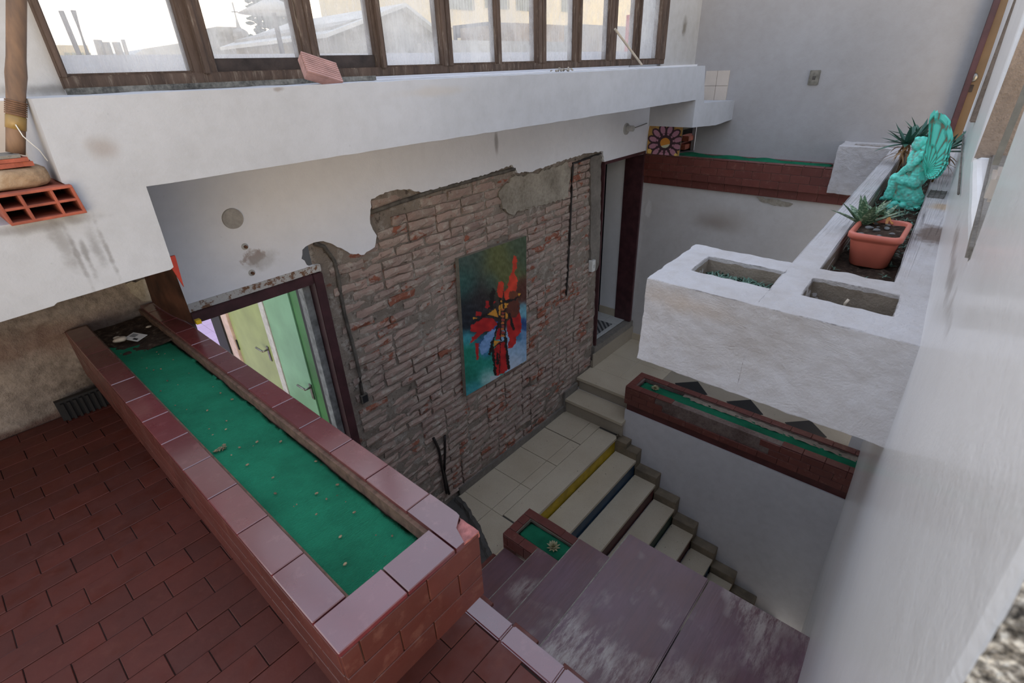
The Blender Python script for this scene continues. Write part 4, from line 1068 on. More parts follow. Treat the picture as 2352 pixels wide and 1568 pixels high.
# ---- aloe clumps behind the statue
def dry_skirt(root, c, n, seed):
    r2 = random.Random(seed)
    for k in range(n):
        bm = B(); blade(bm, Vector(c) + Vector((r2.uniform(-.03, .03), r2.uniform(-.03, .03), r2.uniform(-.06, .0))), r2.uniform(0, 6.28), r2.uniform(-.8, -.1), r2.uniform(.09, .17), .016, r2.uniform(.3, 1.2), 5, .12); obj('dried_leaf', bm, MAT['dry'], root)
A1 = at(2082, 330, 0, 4.55); A2 = at(2112, 318, 0, 4.75); A3 = at(2166, 347, 0, 3.95); A4 = at(2176, 340, 0, 4.2)
for k, (c, n, L, lb_) in enumerate(((A1, 22, .20, 'dark green spiky aloe leftmost behind the turquoise angel'), (A2, 16, .20, 'spiky aloe directly behind the head of the turquoise angel'), (A3, 13, .17, 'aloe rising right of the angel wings beside the wall'), (A4, 12, .22, 'long-leaved aloe nearest the brown door'))):
    r_ = rosette('aloe_plant', c, n, L, .034, MAT['aloe'], lb_, 'aloe', -.15, 1.3, .22, .3, 20 + k, group=None)
    if k != 1: dry_skirt(r_, c, 18 if k == 0 else 12, 50 + k)
    bm = B(); tube(bm, [(c.x, c.y, T_ - .1), (c.x + .01, c.y, (T_ + c.z) / 2), (c.x, c.y, c.z)], .014, 7); obj('stem', bm, MAT['dry'], r_, True)

# ---- succulent rosettes on the turf
def echeveria(c, R, label, seed):
    root = empty('succulent_rosette', c, label, 'succulent'); r2 = random.Random(seed)
    for ring, (n, el, L) in enumerate(((10, .12, 1.0), (9, .5, .82), (7, .85, .6), (4, 1.25, .4))):
        for k in range(n):
            bm = B(); az = 6.283 * (k + .5 * (ring % 2)) / n + r2.uniform(-.1, .1); blade(bm, Vector(c) + Vector((0, 0, .004 * ring)), az, el, R * L, R * .42, -.3, 5, .14); obj('leaf', bm, MAT['succulent'], root)
echeveria(at(1505, 892, 2, -2.925), .048, 'pale succulent rosette on the turf above the stair wall', 1)
echeveria(at(1271, 1256, 2, -3.222), .058, 'succulent rosette on the small planter between the flights', 2)

# ---- angel statue
AX = 3.66
def q_(x, y, dx=0.0): return at(1850 + x / 5.8075, 230 + y / 5.8075, 0, AX + dx)
SCL = 1 / 2433.0
ang = empty('angel_statue', at(2072, 492, 2, T_ - .1), 'turquoise painted seated angel statue with tall wings, praying', 'statue')
def cap(bm, a, ra, b, rb, n=7, sx_=1.0):
    for k in range(n + 1):
        t = k / n; p = a.lerp(b, t); r_ = (ra + (rb - ra) * t) * SCL; ell(bm, p, (r_ * sx_, r_, r_))
bm = B()
cap(bm, q_(1480, 1040), 125, q_(1520, 760), 92, 8, 1.1)                       # torso
cap(bm, q_(1500, 780), 95, q_(1560, 660), 45, 5, 1.25)
for s in (-1, 1):
    d = s * .026
    cap(bm, q_(1450, 1090, d), 100, q_(1210, 1040, d), 74, 7)                    # thighs
    cap(bm, q_(1205, 1040, d), 72, q_(1110, 1270, d), 62, 7)                     # shins under cloth
    cap(bm, q_(1100, 1285, d), 42, q_(1010, 1315, d * 1.1), 26, 4)               # feet
    cap(bm, q_(1570, 720, s * .045), 46, q_(1400, 900, s * .048), 42, 6)         # upper arm
    cap(bm, q_(1395, 905, s * .046), 48, q_(1425, 700, s * .010), 34, 6)         # forearm to the chin
    cap(bm, q_(1390, 880, s * .046), 52, q_(1230, 1010, s * .036), 30, 6)        # hanging sleeve
    for k in range(4): cap(bm, q_(1430 + 10 * k, 700 - 8 * k, s * .008), 15, q_(1445 + 14 * k, 640 - 6 * k, s * .003), 10, 4)   # fingers
cap(bm, q_(1330, 1120), 150, q_(1420, 1330), 150, 7, .8)                      # robe
cap(bm, q_(1150, 1260), 95, q_(1500, 1320), 95, 8, .9)
ell(bm, q_(1525, 590), (.034, .035, .040), Matrix.Rotation(.5, 3, 'X'))        # head
ell(bm, q_(1480, 620), (.022, .016, .020)); ell(bm, q_(1458, 608), (.005, .008, .006)); ell(bm, q_(1475, 648), (.012, .009, .006))
cap(bm, q_(1560, 545), 62, q_(1640, 760), 62, 7, 1.1)                           # long hair
cap(bm, q_(1590, 640, -.03), 30, q_(1570, 930, -.035), 20, 7)
cap(bm, q_(1500, 520), 35, q_(1600, 560), 45, 4, 1.6)
for v in bm.verts:
    n_ = N3(v.co, 55, 3); v.co += Vector((n_, N3(v.co, 55, 8), n_)) * .003
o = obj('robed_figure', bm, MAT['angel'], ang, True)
rm = o.modifiers.new('r', 'REMESH'); rm.mode = 'VOXEL'; rm.voxel_size = .0034; rm.use_smooth_shade = True
sm = o.modifiers.new('s', 'SMOOTH'); sm.factor = .5; sm.iterations = 3
tx = bpy.data.textures.new('folds', 'MARBLE'); tx.noise_scale = .05; tx.turbulence = 9
dp = o.modifiers.new('d', 'DISPLACE'); dp.texture = tx; dp.strength = .005; dp.mid_level = .5; dp.texture_coords = 'LOCAL'
bm = B(); r2 = random.Random(5)
for k in range(26):
    p = q_(1080 + 17 * k + r2.uniform(-15, 15), 1400 + r2.uniform(-45, 85), r2.uniform(-.05, .05)); ell(bm, p, (r2.uniform(.02, .035), r2.uniform(.018, .032), r2.uniform(.012, .02)), Matrix.Rotation(r2.uniform(-.4, .4), 3, 'X'))
cap(bm, q_(1160, 1430), 95, q_(1400, 1450), 100, 5, 1.1)
o = obj('rock_base', bm, MAT['angel'], ang, True)
rm = o.modifiers.new('r', 'REMESH'); rm.mode = 'VOXEL'; rm.voxel_size = .004; rm.use_smooth_shade = True
wing_out = [(1575, 900), (1560, 780), (1590, 640), (1625, 520), (1655, 400), (1645, 290), (1665, 200), (1715, 152), (1775, 150), (1835, 190), (1880, 255), (1915, 330), (1932, 420), (1936, 510), (1922, 600), (1895, 690), (1878, 770), (1868, 850), (1830, 920), (1785, 985), (1725, 1035), (1655, 1052), (1600, 1020)]
def wing(s):
    ROOT = Vector((1622, 925)); bm = B(); rows = []; NR = 22; lay = bm.verts.layers.float.new('relief')
    o2 = [Vector(p) for p in wing_out]; pts = []
    for i in range(len(o2)):
        a, b = o2[i], o2[(i + 1) % len(o2)]; n = max(2, int((b - a).length / 11))
        for k in range(n): pts.append(a.lerp(b, k / n))
    off = Vector((0, 0)) if s < 0 else Vector((34, 6))
    F, Bk = [], []; rel = {}
    for i, p in enumerate(pts):
        ang_ = math.atan2(p.y - ROOT.y, p.x - ROOT.x); saw = (ang_ * 11 / math.pi) % 1.0
        rr = 1.0 + (.06 * (saw - .5) if p.x > 1640 else 0); fr, bk = [], []
        for j in range(NR + 1):
            t = j / NR; q = ROOT + (p - ROOT) * t * rr + off
            layer = (t * 2.3) % 1.0
            fs = abs(math.sin(ang_ * 14 + (int(t * 2.3) * .5) * math.pi)); rid = (.0075 * fs + .009 * (1 - layer)) * (.4 + .6 * t)
            dx = s * (.018 + .050 * t ** 1.5) - rid * 1.0
            vq = bm.verts.new(q_(q.x, q.y, dx - .004)); fr.append(vq); rel[vq] = min(1, fs * 1.1) * (1 if layer < .86 else .3)
            bk.append(bm.verts.new(q_(q.x, q.y, dx + .012)))
        F.append(fr); Bk.append(bk)
    n = len(pts)
    for i in range(n):
        j = (i + 1) % n
        for k in range(NR):
            bm.faces.new((F[i][k], F[j][k], F[j][k + 1], F[i][k + 1])); bm.faces.new((Bk[i][k], Bk[i][k + 1], Bk[j][k + 1], Bk[j][k]))
        bm.faces.new((F[i][NR], F[j][NR], Bk[j][NR], Bk[i][NR]))
    for v in bm.verts: v[lay] = rel.get(v, .35 + .5 * (int(v.co.z * 140) % 2))
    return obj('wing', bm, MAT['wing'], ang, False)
wing(-1); wing(1)

# ---- wire drain grate on the rim by the wall
bm = B(); c = at(2152, 446, 2, T_ + .004)
for k in range(6): tube(bm, [c + Vector((-.09 + .036 * k, -.035, .0)), c + Vector((-.09 + .036 * k, .035, .0))], .0022, 5)
for k in range(4): tube(bm, [c + Vector((-.10, -.035 + .023 * k, .002)), c + Vector((.10, -.035 + .023 * k, .002))], .0022, 5)
tag(obj('wire_grate', bm, MAT['conduit'], None), 'small bent wire grate lying on the planter rim by the wall', 'grate')
bm = B(); tube(bm, [Vector((x_, yr(x_, -.4) + .006, -.40 - .02 * (x_ - 1.8))) for x_ in (2.2, 2.8, 3.4, 4.0, 4.5)], .0035, 6); tag(obj('wall_cable', bm, MAT['conduit'], None, True), 'thin grey cable running along the right wall above the planter', 'cable')

# ================================================================ PAINTINGS
def point_in(p, poly): return inside(p, poly)
def seg_d(p, a, b):
    ax, ay = b[0] - a[0], b[1] - a[1]; t = max(0, min(1, ((p[0] - a[0]) * ax + (p[1] - a[1]) * ay) / (ax * ax + ay * ay + 1e-9)))
    return math.hypot(p[0] - a[0] - t * ax, p[1] - a[1] - t * ay)
def painted_sheet(name, corners3, src, colf, nu, nv, parent, mat_rough=.5):
    """A thin sheet whose print is stored per vertex; src are the print-space corners matching corners3 (TL, TR, BR, BL)."""
    bm = B(); vv = []
    for j in range(nv + 1):
        r = []
        for i in range(nu + 1):
            u, v = i / nu, j / nv
            P_ = corners3[0] * (1 - u) * (1 - v) + corners3[1] * u * (1 - v) + corners3[2] * u * v + corners3[3] * (1 - u) * v
            r.append(bm.verts.new(P_))
        vv.append(r)
    for j in range(nv):
        for i in range(nu): bm.faces.new((vv[j][i], vv[j][i + 1], vv[j + 1][i + 1], vv[j + 1][i]))
    m = M(name + '_paint', mat_rough, .4); a = m.n('ShaderNodeAttribute', attribute_name='paint'); m.color(a.outputs['Color']); m.bump(m.noise(160, 4), .0006)
    o = obj(name, bm, m.m, parent, recalc=False)
    ca = o.data.color_attributes.new('paint', 'FLOAT_COLOR', 'POINT'); buf = []
    for j in range(nv + 1):
        for i in range(nu + 1):
            u, v = i / nu, j / nv
            sx_ = src[0][0] * (1 - u) * (1 - v) + src[1][0] * u * (1 - v) + src[2][0] * u * v + src[3][0] * (1 - u) * v
            sy_ = src[0][1] * (1 - u) * (1 - v) + src[1][1] * u * (1 - v) + src[2][1] * u * v + src[3][1] * (1 - u) * v
            c = colf(sx_, sy_); buf += list(srgb(*c))
    ca.data.foreach_set('color', buf)
    return o
BLOBS = [(560, 370, 170, (96, 100, 58)), (300, 330, 150, (66, 82, 74)), (270, 480, 110, (44, 92, 86)), (740, 200, 120, (70, 86, 66)), (780, 560, 80, (86, 44, 38)), (400, 600, 150, (44, 38, 42)), (300, 780, 110, (26, 34, 44)),
         (480, 480, 70, (62, 92, 88)), (640, 640, 90, (70, 46, 38)), (280, 980, 60, (70, 160, 176)), (300, 1120, 110, (24, 128, 104)), (400, 1230, 120, (28, 136, 120)), (290, 1330, 90, (20, 116, 96)), (450, 1350, 70, (170, 206, 206)), (320, 1470, 80, (60, 150, 160)),
         (740, 1120, 110, (150, 182, 212)), (720, 1220, 70, (186, 200, 218)), (790, 1000, 60, (110, 150, 190)), (790, 720, 55, (110, 168, 186)), (790, 850, 40, (40, 74, 130)), (740, 980, 30, (24, 84, 120)), (400, 1050, 50, (60, 84, 150)), (430, 1120, 40, (84, 130, 190))]
REDP = [[(690, 252), (716, 250), (722, 300), (718, 360), (700, 400), (728, 450), (722, 540), (690, 560), (640, 640), (612, 640), (590, 570), (632, 530), (648, 430), (676, 380), (682, 290)],
        [(548, 480), (575, 465), (597, 485), (595, 570), (580, 612), (552, 612), (532, 560)], [(436, 640), (520, 640), (500, 680), (470, 720), (432, 700)], [(350, 735), (402, 740), (392, 772), (352, 772)],
        [(410, 792), (495, 796), (545, 850), (480, 905), (400, 930), (352, 985), (302, 1022), (320, 960), (372, 925), (306, 905), (306, 855), (362, 822)],
        [(628, 820), (690, 760), (752, 735), (772, 880), (752, 945), (718, 970), (714, 1040), (672, 1082), (638, 1082), (652, 1000), (628, 920)],
        [(555, 1010), (620, 1008), (622, 1120), (652, 1284), (596, 1330), (520, 1362), (512, 1210), (498, 1100)], [(345, 1020), (378, 1020), (372, 1180), (358, 1180)], [(540, 900), (568, 880), (575, 990), (520, 1000)]]
ORG = [[(450, 760), (522, 708), (548, 790)], [(508, 1002), (562, 1010), (508, 1062)], [(574, 945), (612, 966), (574, 972)], [(550, 680), (566, 680), (566, 772), (552, 770)], [(570, 670), (586, 670), (586, 712), (570, 712)], [(602, 660), (650, 664), (622, 684), (632, 700), (604, 706)],
       [(612, 740), (634, 760), (634, 800), (614, 800)], [(566, 636), (580, 632), (582, 652), (566, 654)], [(322, 780), (365, 790), (330, 802)], [(735, 570), (765, 572), (738, 600)]]
BLUEP = [([(430, 950), (492, 884), (540, 900), (505, 960), (462, 1085), (402, 1140), (376, 1060)], (120, 158, 206)), ([(494, 840), (545, 825), (545, 880), (500, 900)], (52, 84, 150))]
STR = [((500, 560), (478, 700), 26), ((400, 772), (560, 742), 12), ((360, 810), (430, 770), 9), ((600, 650), (700, 628), 12), ((700, 628), (765, 578), 7), ((562, 620), (572, 1000), 9), ((600, 640), (612, 1010), 9), ((545, 850), (500, 1000), 10), ((500, 1000), (470, 1130), 15), ((496, 1060), (524, 1360), 15),
       ((612, 980), (628, 1130), 16), ((628, 1130), (646, 1284), 16), ((566, 1010), (560, 1330), 5), ((540, 1130), (545, 1230), 12), ((650, 760), (690, 900), 15), ((520, 790), (600, 800), 6), ((575, 900), (612, 880), 6), ((575, 940), (625, 950), 6), ((505, 1062), (600, 1010), 8), ((592, 560), (600, 640), 6)]
def paint_angelic(x, y):
    jx = x + N3((x, y, 0), .035) * 9 + N3((x, y, 0), .12) * 5; jy = y + N3((x, y, 7), .035) * 9 + N3((x, y, 7), .12) * 5
    W0 = 1e-9; C_ = [0, 0, 0]
    for bx, by, r_, c in BLOBS:
        d = math.hypot(jx - bx, (jy - by) * .8) / r_; w_ = math.exp(-d * d * 1.6)
        W0 += w_; C_ = [a + b * w_ for a, b in zip(C_, c)]
    c = [v / W0 for v in C_]; n = N3((x, y, 3), .03) * 16 + N3((x * 2.2, y * .5, 3), .1) * 14; c = [max(0, min(255, v + n)) for v in c]
    for poly, pc in BLUEP:
        if point_in((jx, jy), poly): c = [v + n for v in pc]
    for k, poly in enumerate(REDP):
        if point_in((jx, jy), poly):
            base = (208, 62, 40) if k < 2 else (178, 34, 36); sh = N3((x, y, 11), .02) * 40
            c = [base[0] + sh, base[1] + sh * .4, base[2] + sh * .3]
    if 1 > ((jx - 690) / 62) ** 2 + ((jy - 700) / 90) ** 2: c = [96 + n, 48 + n * .5, 38]
    if 1 > ((jx - 690) / 50) ** 2 + ((jy - 590) / 40) ** 2: c = [112 + n, 60 + n * .5, 40]
    for a, b, w_ in STR:
        if seg_d((jx, jy), a, b) < w_ * (.8 + .5 * N3((x, y, 1), .05)): c = [22 + n * .3, 18 + n * .3, 20 + n * .3]
    for poly in ORG:
        if point_in((x + N3((x, y, 2), .08) * 3, y), poly): c = (212 + n, 146 + n, 52)
    for k in range(9):
        cy = 720 + k * 30
        if 574 < jx < 602 and abs(jy - cy) < 10: c = (150, 64, 60) if k % 2 else (196, 110, 56)
    if y > 1330 - (x - 500) * .36 and x > 480 and x < 640 and jy > 1350: c = (180, 196, 204)
    return [max(0, min(255, v)) for v in c]
YP = 2.700
cor = [at(1053, 594, 1, YP), at(1208.5, 541.5, 1, YP), at(1209, 827.5, 1, YP), at(1071, 909, 1, YP)]
pn = empty('painting', cor[3], 'large abstract canvas with a red figure hanging on the brick wall', 'painting')
bm = B(); f = [bm.verts.new(c) for c in cor]; b = [bm.verts.new(c + Vector((-.004, .034, 0))) for c in cor]
for i in range(4): j = (i + 1) % 4; bm.faces.new((f[i], f[j], b[j], b[i]))
bm.faces.new(f[::-1]); bm.faces.new(b); obj('canvas_edge', bm, MAT['canvas'], pn)
painted_sheet('painted_canvas', [c + Vector((0, -.0015, 0)) for c in cor], [(210, 290), (815, 85), (820, 1205), (278, 1527)], paint_angelic, 130, 190, pn)

def paint_flower(x, y):
    cx, cy = 1045, 842; dx, dy = x - cx, y - cy; r_ = math.hypot(dx, dy); a = math.atan2(dy, dx); dark = (66, 42, 50)
    c = (188, 146, 78) if N3((x, y, 0), .012) > -.2 else (168, 128, 70)
    if r_ < 250:
        for k in range(12):
            t = 6.2832 * k / 12 + .25; ux, uy = math.cos(t), math.sin(t); al = dx * ux + dy * uy; ac = -dx * uy + dy * ux
            e_ = math.hypot((al - 165) / 82, ac / 54)
            if e_ < 1: c = dark
        for k in range(12):
            t = 6.2832 * k / 12 + .25; ux, uy = math.cos(t), math.sin(t); al = dx * ux + dy * uy; ac = -dx * uy + dy * ux
            if math.hypot((al - 172) / 54, ac / 31) < 1: c = (186, 132, 150)
        if r_ < 128:
            c = dark
            k = (a + 3.1416) / 6.2832 * 12
            if 102 < r_ < 124 and abs(k % 1 - .5) < .22: c = (186, 132, 150)
    if r_ < 96: c = dark
    if r_ < 66: c = (216, 142, 50) if dy < 28 + dx * -.25 else (206, 206, 176)
    if math.hypot(x - 835, y - 955) < 30 or abs(x - 1210) + abs(y - 995) < 26: c = (236, 200, 110)
    return c
cf = [Vector((5.392, 2.735, -.572)), Vector((5.392, 2.352, -.586)), Vector((5.325, 2.335, -.868)), Vector((5.335, 2.71, -.868))]
fb = empty('flower_board', cf[3], 'small board painted with a pink flower, standing on the far planter', 'painted board')
bm = B(); f = [bm.verts.new(c) for c in cf]; b = [bm.verts.new(c + Vector((.012, 0, .0))) for c in cf]
for i in range(4): j = (i + 1) % 4; bm.faces.new((f[i], f[j], b[j], b[i]))
bm.faces.new(f[::-1]); bm.faces.new(b); obj('board', bm, MAT['canvas'], fb)
painted_sheet('flower_print', [c + Vector((-.0015, 0, 0)) for c in cf], [(815, 600), (1245, 615), (1255, 1010), (790, 988)], paint_flower, 100, 90, fb)
boxo('bracket_board', MAT['canvas'], 5.40, 5.60, 2.345, 2.36, -.62, -.585, fb)
for k, (y_, z_) in enumerate(((2.50, -.83), (2.47, -.74))):
    o = boxo('brick_fragment', MAT['hollow'], 5.72, 5.98, y_ - .05, y_ + .06, z_ - .035, z_ + .02, None, .006); tag(o, ('broken red brick lying in the recess behind the flower board', 'upper brick bit in the recess behind the flower board')[k], 'brick')

# brown board standing on the big planter
bb = empty('painted_board', (.545, 2.5, -.912), 'dark brown painted board standing on the near planter below the parapet', 'painted board')
bm = B(); nb = 10
pts = [(2.285, -.905), (2.715, -.905), (2.715, -.40), (2.285, -.40)]
vv = []
for i in range(nb + 1):
    r = []
    for j in range(nb + 1):
        y_ = 2.288 + .43 * j / nb; z_ = -.908 + .45 * i / nb; x_ = .545 - .012 * math.sin(3.14 * j / nb) - .03 * (1 - i / nb) * (j / nb); r.append(bm.verts.new((x_, y_, z_)))
    vv.append(r)
for i in range(nb):
    for j in range(nb): bm.faces.new((vv[i][j], vv[i][j + 1], vv[i + 1][j + 1], vv[i + 1][j]))
bmesh.ops.solidify(bm, geom=bm.faces[:], thickness=.012); obj('board', bm, MAT['brownboard'], bb)
bm = B(); q1, q2 = at(388, 612, 1, 2.2), at(400, 652, 1, 2.25)
prism(bm, [(q1.x - .0, q1.z + .04), (q1.x + .028, q1.z + .04), (q2.x + .012, q2.z), (q1.x + .004, q1.z - .01)], 1, 2.18, 2.19); o = obj('red_rag', bm, MAT['redrag'], None); tag(o, 'small red scrap hanging under the corner of the parapet', 'scrap')
bm = B(); q1 = at(450, 742, 2, -.905); box(bm, q1.x + .0, q1.x + .02, q1.y - .01, q1.y + .012, -.910, -.892); o = obj('yellow_tag', bm, MAT['yellow'], None); tag(o, 'tiny yellow tag at the foot of the brown board', 'tag')

# black grate at the foot of the left wall
gq = empty('vent_grate', (.13, 2.70, ZR), 'black metal vent grate leaning at the foot of the left wall', 'grate')
for k in range(9): boxo('slat', MAT['blackmetal'], .045 + .022 * k, .055 + .022 * k, 2.675, 2.69, ZR + .0, ZR + .085, gq)
boxo('frame', MAT['blackmetal'], .03, .235, 2.69, 2.715, ZR + .0, ZR + .095, gq)

# ================================================================ STACK AND POLE AT THE LEFT
hb = empty('hollow_brick', (.2, 2.05, -.33), 'orange hollow clay brick with six holes at the parapet end', 'brick')
bx0, bx1, bz0, bz1, by0, by1 = .118, .290, -.332, -.250, 1.925, 2.16
bm = B(); web = .0075
cols = [bx0, bx0 + .053, bx0 + .121, bx1]
zs_ = [bz0, (bz0 + bz1) / 2, bz1]
for z_ in zs_: box(bm, bx0, bx1, by0, by1, max(bz0, z_ - web / 2 - (web / 2 if z_ == bz1 else 0)), min(bz1, z_ + web / 2 + (web / 2 if z_ == bz0 else 0)))
for x_ in cols: box(bm, max(bx0, x_ - web / 2 - (web / 2 if x_ == bx1 else 0)), min(bx1, x_ + web / 2 + (web / 2 if x_ == bx0 else 0)), by0 + .0002, by1 - .0002, bz0 + .001, bz1 - .001)
for v in bm.verts: v.co += Vector((N3(v.co, 40), N3(v.co, 40, 3) * 2, N3(v.co, 40, 9))) * .0022; v.co.x += (v.co.z - bz1) * -.10
o = obj('clay_body', bm, MAT['hollow'], hb); bv = o.modifiers.new('b', 'BEVEL'); bv.width = .0015; bv.segments = 2
boxo('hole_shade_plate', MAT['darkcement'], bx0 + .006, bx1 - .006, by1 - .05, by1 - .045, bz0 + .004, bz1 - .004, hb)  # dark plate across the holes, gives their inner shade as colour
bm = B(); box(bm, .085, .262, 1.955, 2.10, -.249, -.194); bmesh.ops.subdivide_edges(bm, edges=bm.edges[:], cuts=4, use_grid_fill=True)
c = Vector((.1735, 2.03, -.2215))
for v in bm.verts:
    d = v.co - c; q = Vector((d.x / .0885, d.y / .0725, d.z / .0275)); L = (abs(q.x) ** 5 + abs(q.y) ** 5 + abs(q.z) ** 5) ** .2; v.co = c + d / max(L, .3) * (1 if L < 1 else 1) ; v.co += Vector((N3(v.co, 14), N3(v.co, 14, 4), N3(v.co, 14, 8))) * .006
o = obj('sandstone_block', bm, MAT['stone'], None, True); tag(o, 'rounded sandy stone lying on the hollow clay brick', 'stone')
for k, (x0, x1, z0, z1, m_, lb_) in enumerate(((.112, .235, -.193, -.181, 'hollow', 'lower red tile shard on the sandy stone'), (.128, .228, -.180, -.170, 'hollow', 'middle red tile shard under the grey one'), (.135, .215, -.169, -.161, 'cement', 'thin grey shard right under the bamboo pole'))):
    bm = B(); prism(bm, ragged([(x0, 1.975), (x1, 1.96), (x1 - .005, 2.07), (x0 + .01, 2.08), (x0, 1.975)], .02, .004, 30 + k)[:-1], 2, z0, z1); o = obj('tile_shard', bm, MAT[m_], None); tag(o, lb_, 'tile shard')
pb = at(36, 352, 1, 2.02); pt_ = at(38, 0, 1, 2.02); dirp = (pt_ - pb)
pole = empty('bamboo_pole', pb, 'weathered bamboo pole standing on the stack of stones, far left', 'pole')
bm = B(); n = 40; pp = []; rr = []
for k in range(n + 1):
    t = k / n * 4.2; p = pb + dirp * t; pp.append(p); node_ = min(abs(t - 1.0 * i - .55) for i in range(5)); rr.append(.0205 + (.0025 if node_ < .06 else 0))
tube(bm, pp, rr, 14); obj('cane', bm, MAT['bamboo'], pole, True)
bm = B()
for k in range(7):
    t = .265 + .014 * k; tube(bm, [pb + dirp * (t - .005), pb + dirp * (t + .005)], .0235, 12)
obj('cord_binding', bm, MAT['cord'], pole, True)
bm = B(); tube(bm, [pb + dirp * .165, pb + dirp * .255], .0222, 14); obj('tape_band', bm, MAT['tape'], pole, True)
bm = B(); a = pb + dirp * .2; tube(bm, [a + Vector((-.004, -.024, 0)), a + Vector((.0, -.026, -.03)), a + Vector((.022, -.02, -.07)), a + Vector((.03, -.01, -.10))], .0014, 5); obj('loose_string', bm, MAT['white'], pole)

# ribbed clay block, rubble and stick on the sill
vb = empty('ribbed_block', at(745, 170, 2, -.03), 'pink ribbed clay block lying on the parapet under the third pane', 'brick')
bm = B()
for k in range(9): box(bm, 0, .145, 0, .014, k * .0125, k * .0125 + .0085)
box(bm, 0, .145, .005, .04, 0, 9 * .0125 - .004)
bmesh.ops.rotate(bm, verts=bm.verts, cent=(0, 0, 0), matrix=Matrix.Rotation(-.12, 3, 'Z') @ Matrix.Rotation(.30, 3, 'Y') @ Matrix.Rotation(-.85, 3, 'X'))
q = at(700, 172, 1, 2.08); bmesh.ops.translate(bm, verts=bm.verts, vec=(q.x, 2.05, .018)); obj('ribbed_body', bm, MAT['vent'], vb)
bm = B(); q = at(1288, 150, 1, 2.2)
for k in range(30): ell(bm, (q.x + rng.gauss(0, .045), 2.2 + rng.gauss(0, .03), -.028 + abs(rng.gauss(0, .008))), (rng.uniform(.005, .014), rng.uniform(.005, .012), rng.uniform(.003, .008)), None, 1)
tag(obj('rubble_heap', bm, MAT['litterpale'], None), 'little heap of pale rubble on the parapet below the seventh pane', 'rubble', kind='stuff')
bm = B(); tube(bm, [at(1412, 66, 1, 2.33), at(1474, 149, 1, 2.22)], .0085, 6); tag(obj('wooden_stick', bm, MAT['stick'], None), 'pale wooden stick leaning against the right end of the windows', 'stick')

# ================================================================ FITTINGS ON THE BRICK WALL
yw = YW - .022
def disc(name, c, r_, h, mat, parent=None, n=28):
    bm = B(); bmesh.ops.create_cone(bm, cap_ends=True, segments=n, radius1=r_, radius2=r_ * .97, depth=h, matrix=Matrix.Translation(c) @ Matrix.Rotation(math.radians(90), 4, 'X')); return obj(name, bm, mat, parent)
c = at(535, 502, 1, yw - .005); tag(disc('cover_plate', c, .051, .010, MAT['disc']), 'round grey cover plate high on the white plaster', 'cover plate')
for k, (px, py, lb_) in enumerate(((562, 566, 'upper rusty bolt stub in the white plaster'), (578, 626, 'lower rusty bolt stub just above the left doorway'))):
    c = at(px, py, 1, yw); r_ = empty('bolt_stub', c, lb_, 'bolt'); disc('washer', c + Vector((0, -.003, 0)), .017, .006, MAT['bulbwhite'], r_, 16); disc('bolt', c + Vector((0, -.010, 0)), .008, .02, MAT['rust'], r_, 10)
c = at(1438, 296, 1, yw); ls = empty('lamp_socket', c, 'empty white lamp socket on the plaster beside the corner', 'lamp')
disc('backplate', c + Vector((0, -.006, 0)), .055, .012, MAT['bulbwhite'], ls); disc('socket', c + Vector((.004, -.045, .006)), .028, .07, MAT['bulbwhite'], ls, 18)
bm = B(); tube(bm, [c + Vector((.01, -.05, 0)), at(1486, 283, 1, yw - .004)], .004, 6); obj('cable', bm, MAT['conduit'], ls)
c = at(1361, 610, 1, yw - .012); sw = empty('wall_switch', c, 'white switch box beside the right doorway', 'switch')
boxo('box', MAT['white'], c.x - .032, c.x + .032, yw - .03, yw + .02, c.z - .062, c.z + .062, sw, .004); boxo('rocker', MAT['bulbwhite'], c.x - .01, c.x + .012, yw - .034, yw - .03, c.z - .02, c.z + .016, sw, .001)
def pipe(px, r_, mat, label, y=yw + .008, nm='conduit'):
    bm = B(); pts = [at(a, b, 1, y) for a, b in px]; out = []
    for a, b in zip(pts, pts[1:]):
        n = max(2, int((b - a).length / .06)); out += [a.lerp(b, k / n) + Vector((N3(a.lerp(b, k / n), 9), N3(a.lerp(b, k / n), 7, 4), N3(a.lerp(b, k / n), 9, 9))) * .006 for k in range(n)]
    out.append(pts[-1]); tube(bm, out, r_, 8); return tag(obj(nm, bm, mat, None, True), label, 'pipe')
pipe([(850, 489), (905, 468), (1000, 437), (1095, 411), (1182, 388)], .014, MAT['conduit'], 'grey conduit rising along the broken top edge of the plaster')
pipe([(722, 560), (745, 566), (768, 600), (778, 650), (792, 725), (812, 800), (826, 862), (832, 905)], .012, MAT['conduit'], 'twisted grey conduit running down beside the left doorway')
pipe([(1380, 353), (1316, 375), (1313, 430), (1308, 560), (1300, 678)], .011, MAT['blackpipe'], 'thin black pipe with a bend near the right doorway')
pipe([(996, 1006), (1008, 1030), (1016, 1075), (1026, 1132)], .012, MAT['blackpipe'], 'left black pipe stub low on the brick wall', yw + .0)
pipe([(1022, 1000), (1022, 1050), (1022, 1090), (1032, 1134)], .011, MAT['blackpipe'], 'right black pipe stub low on the brick wall', yw + .0)
c = at(838, 915, 1, yw); eb = empty('junction_box', c, 'open rusty junction box in the bricks beside the left doorway', 'junction box')
boxo('box_rim', MAT['conduit'], c.x - .028, c.x + .028, yw - .006, yw + .02, c.z - .035, c.z + .035, eb, .003); boxo('box_shade_plate', MAT['black'], c.x - .020, c.x + .020, yw - .0075, yw - .005, c.z - .027, c.z + .027, eb)  # flat black plate on the rim paints the shade of the recess

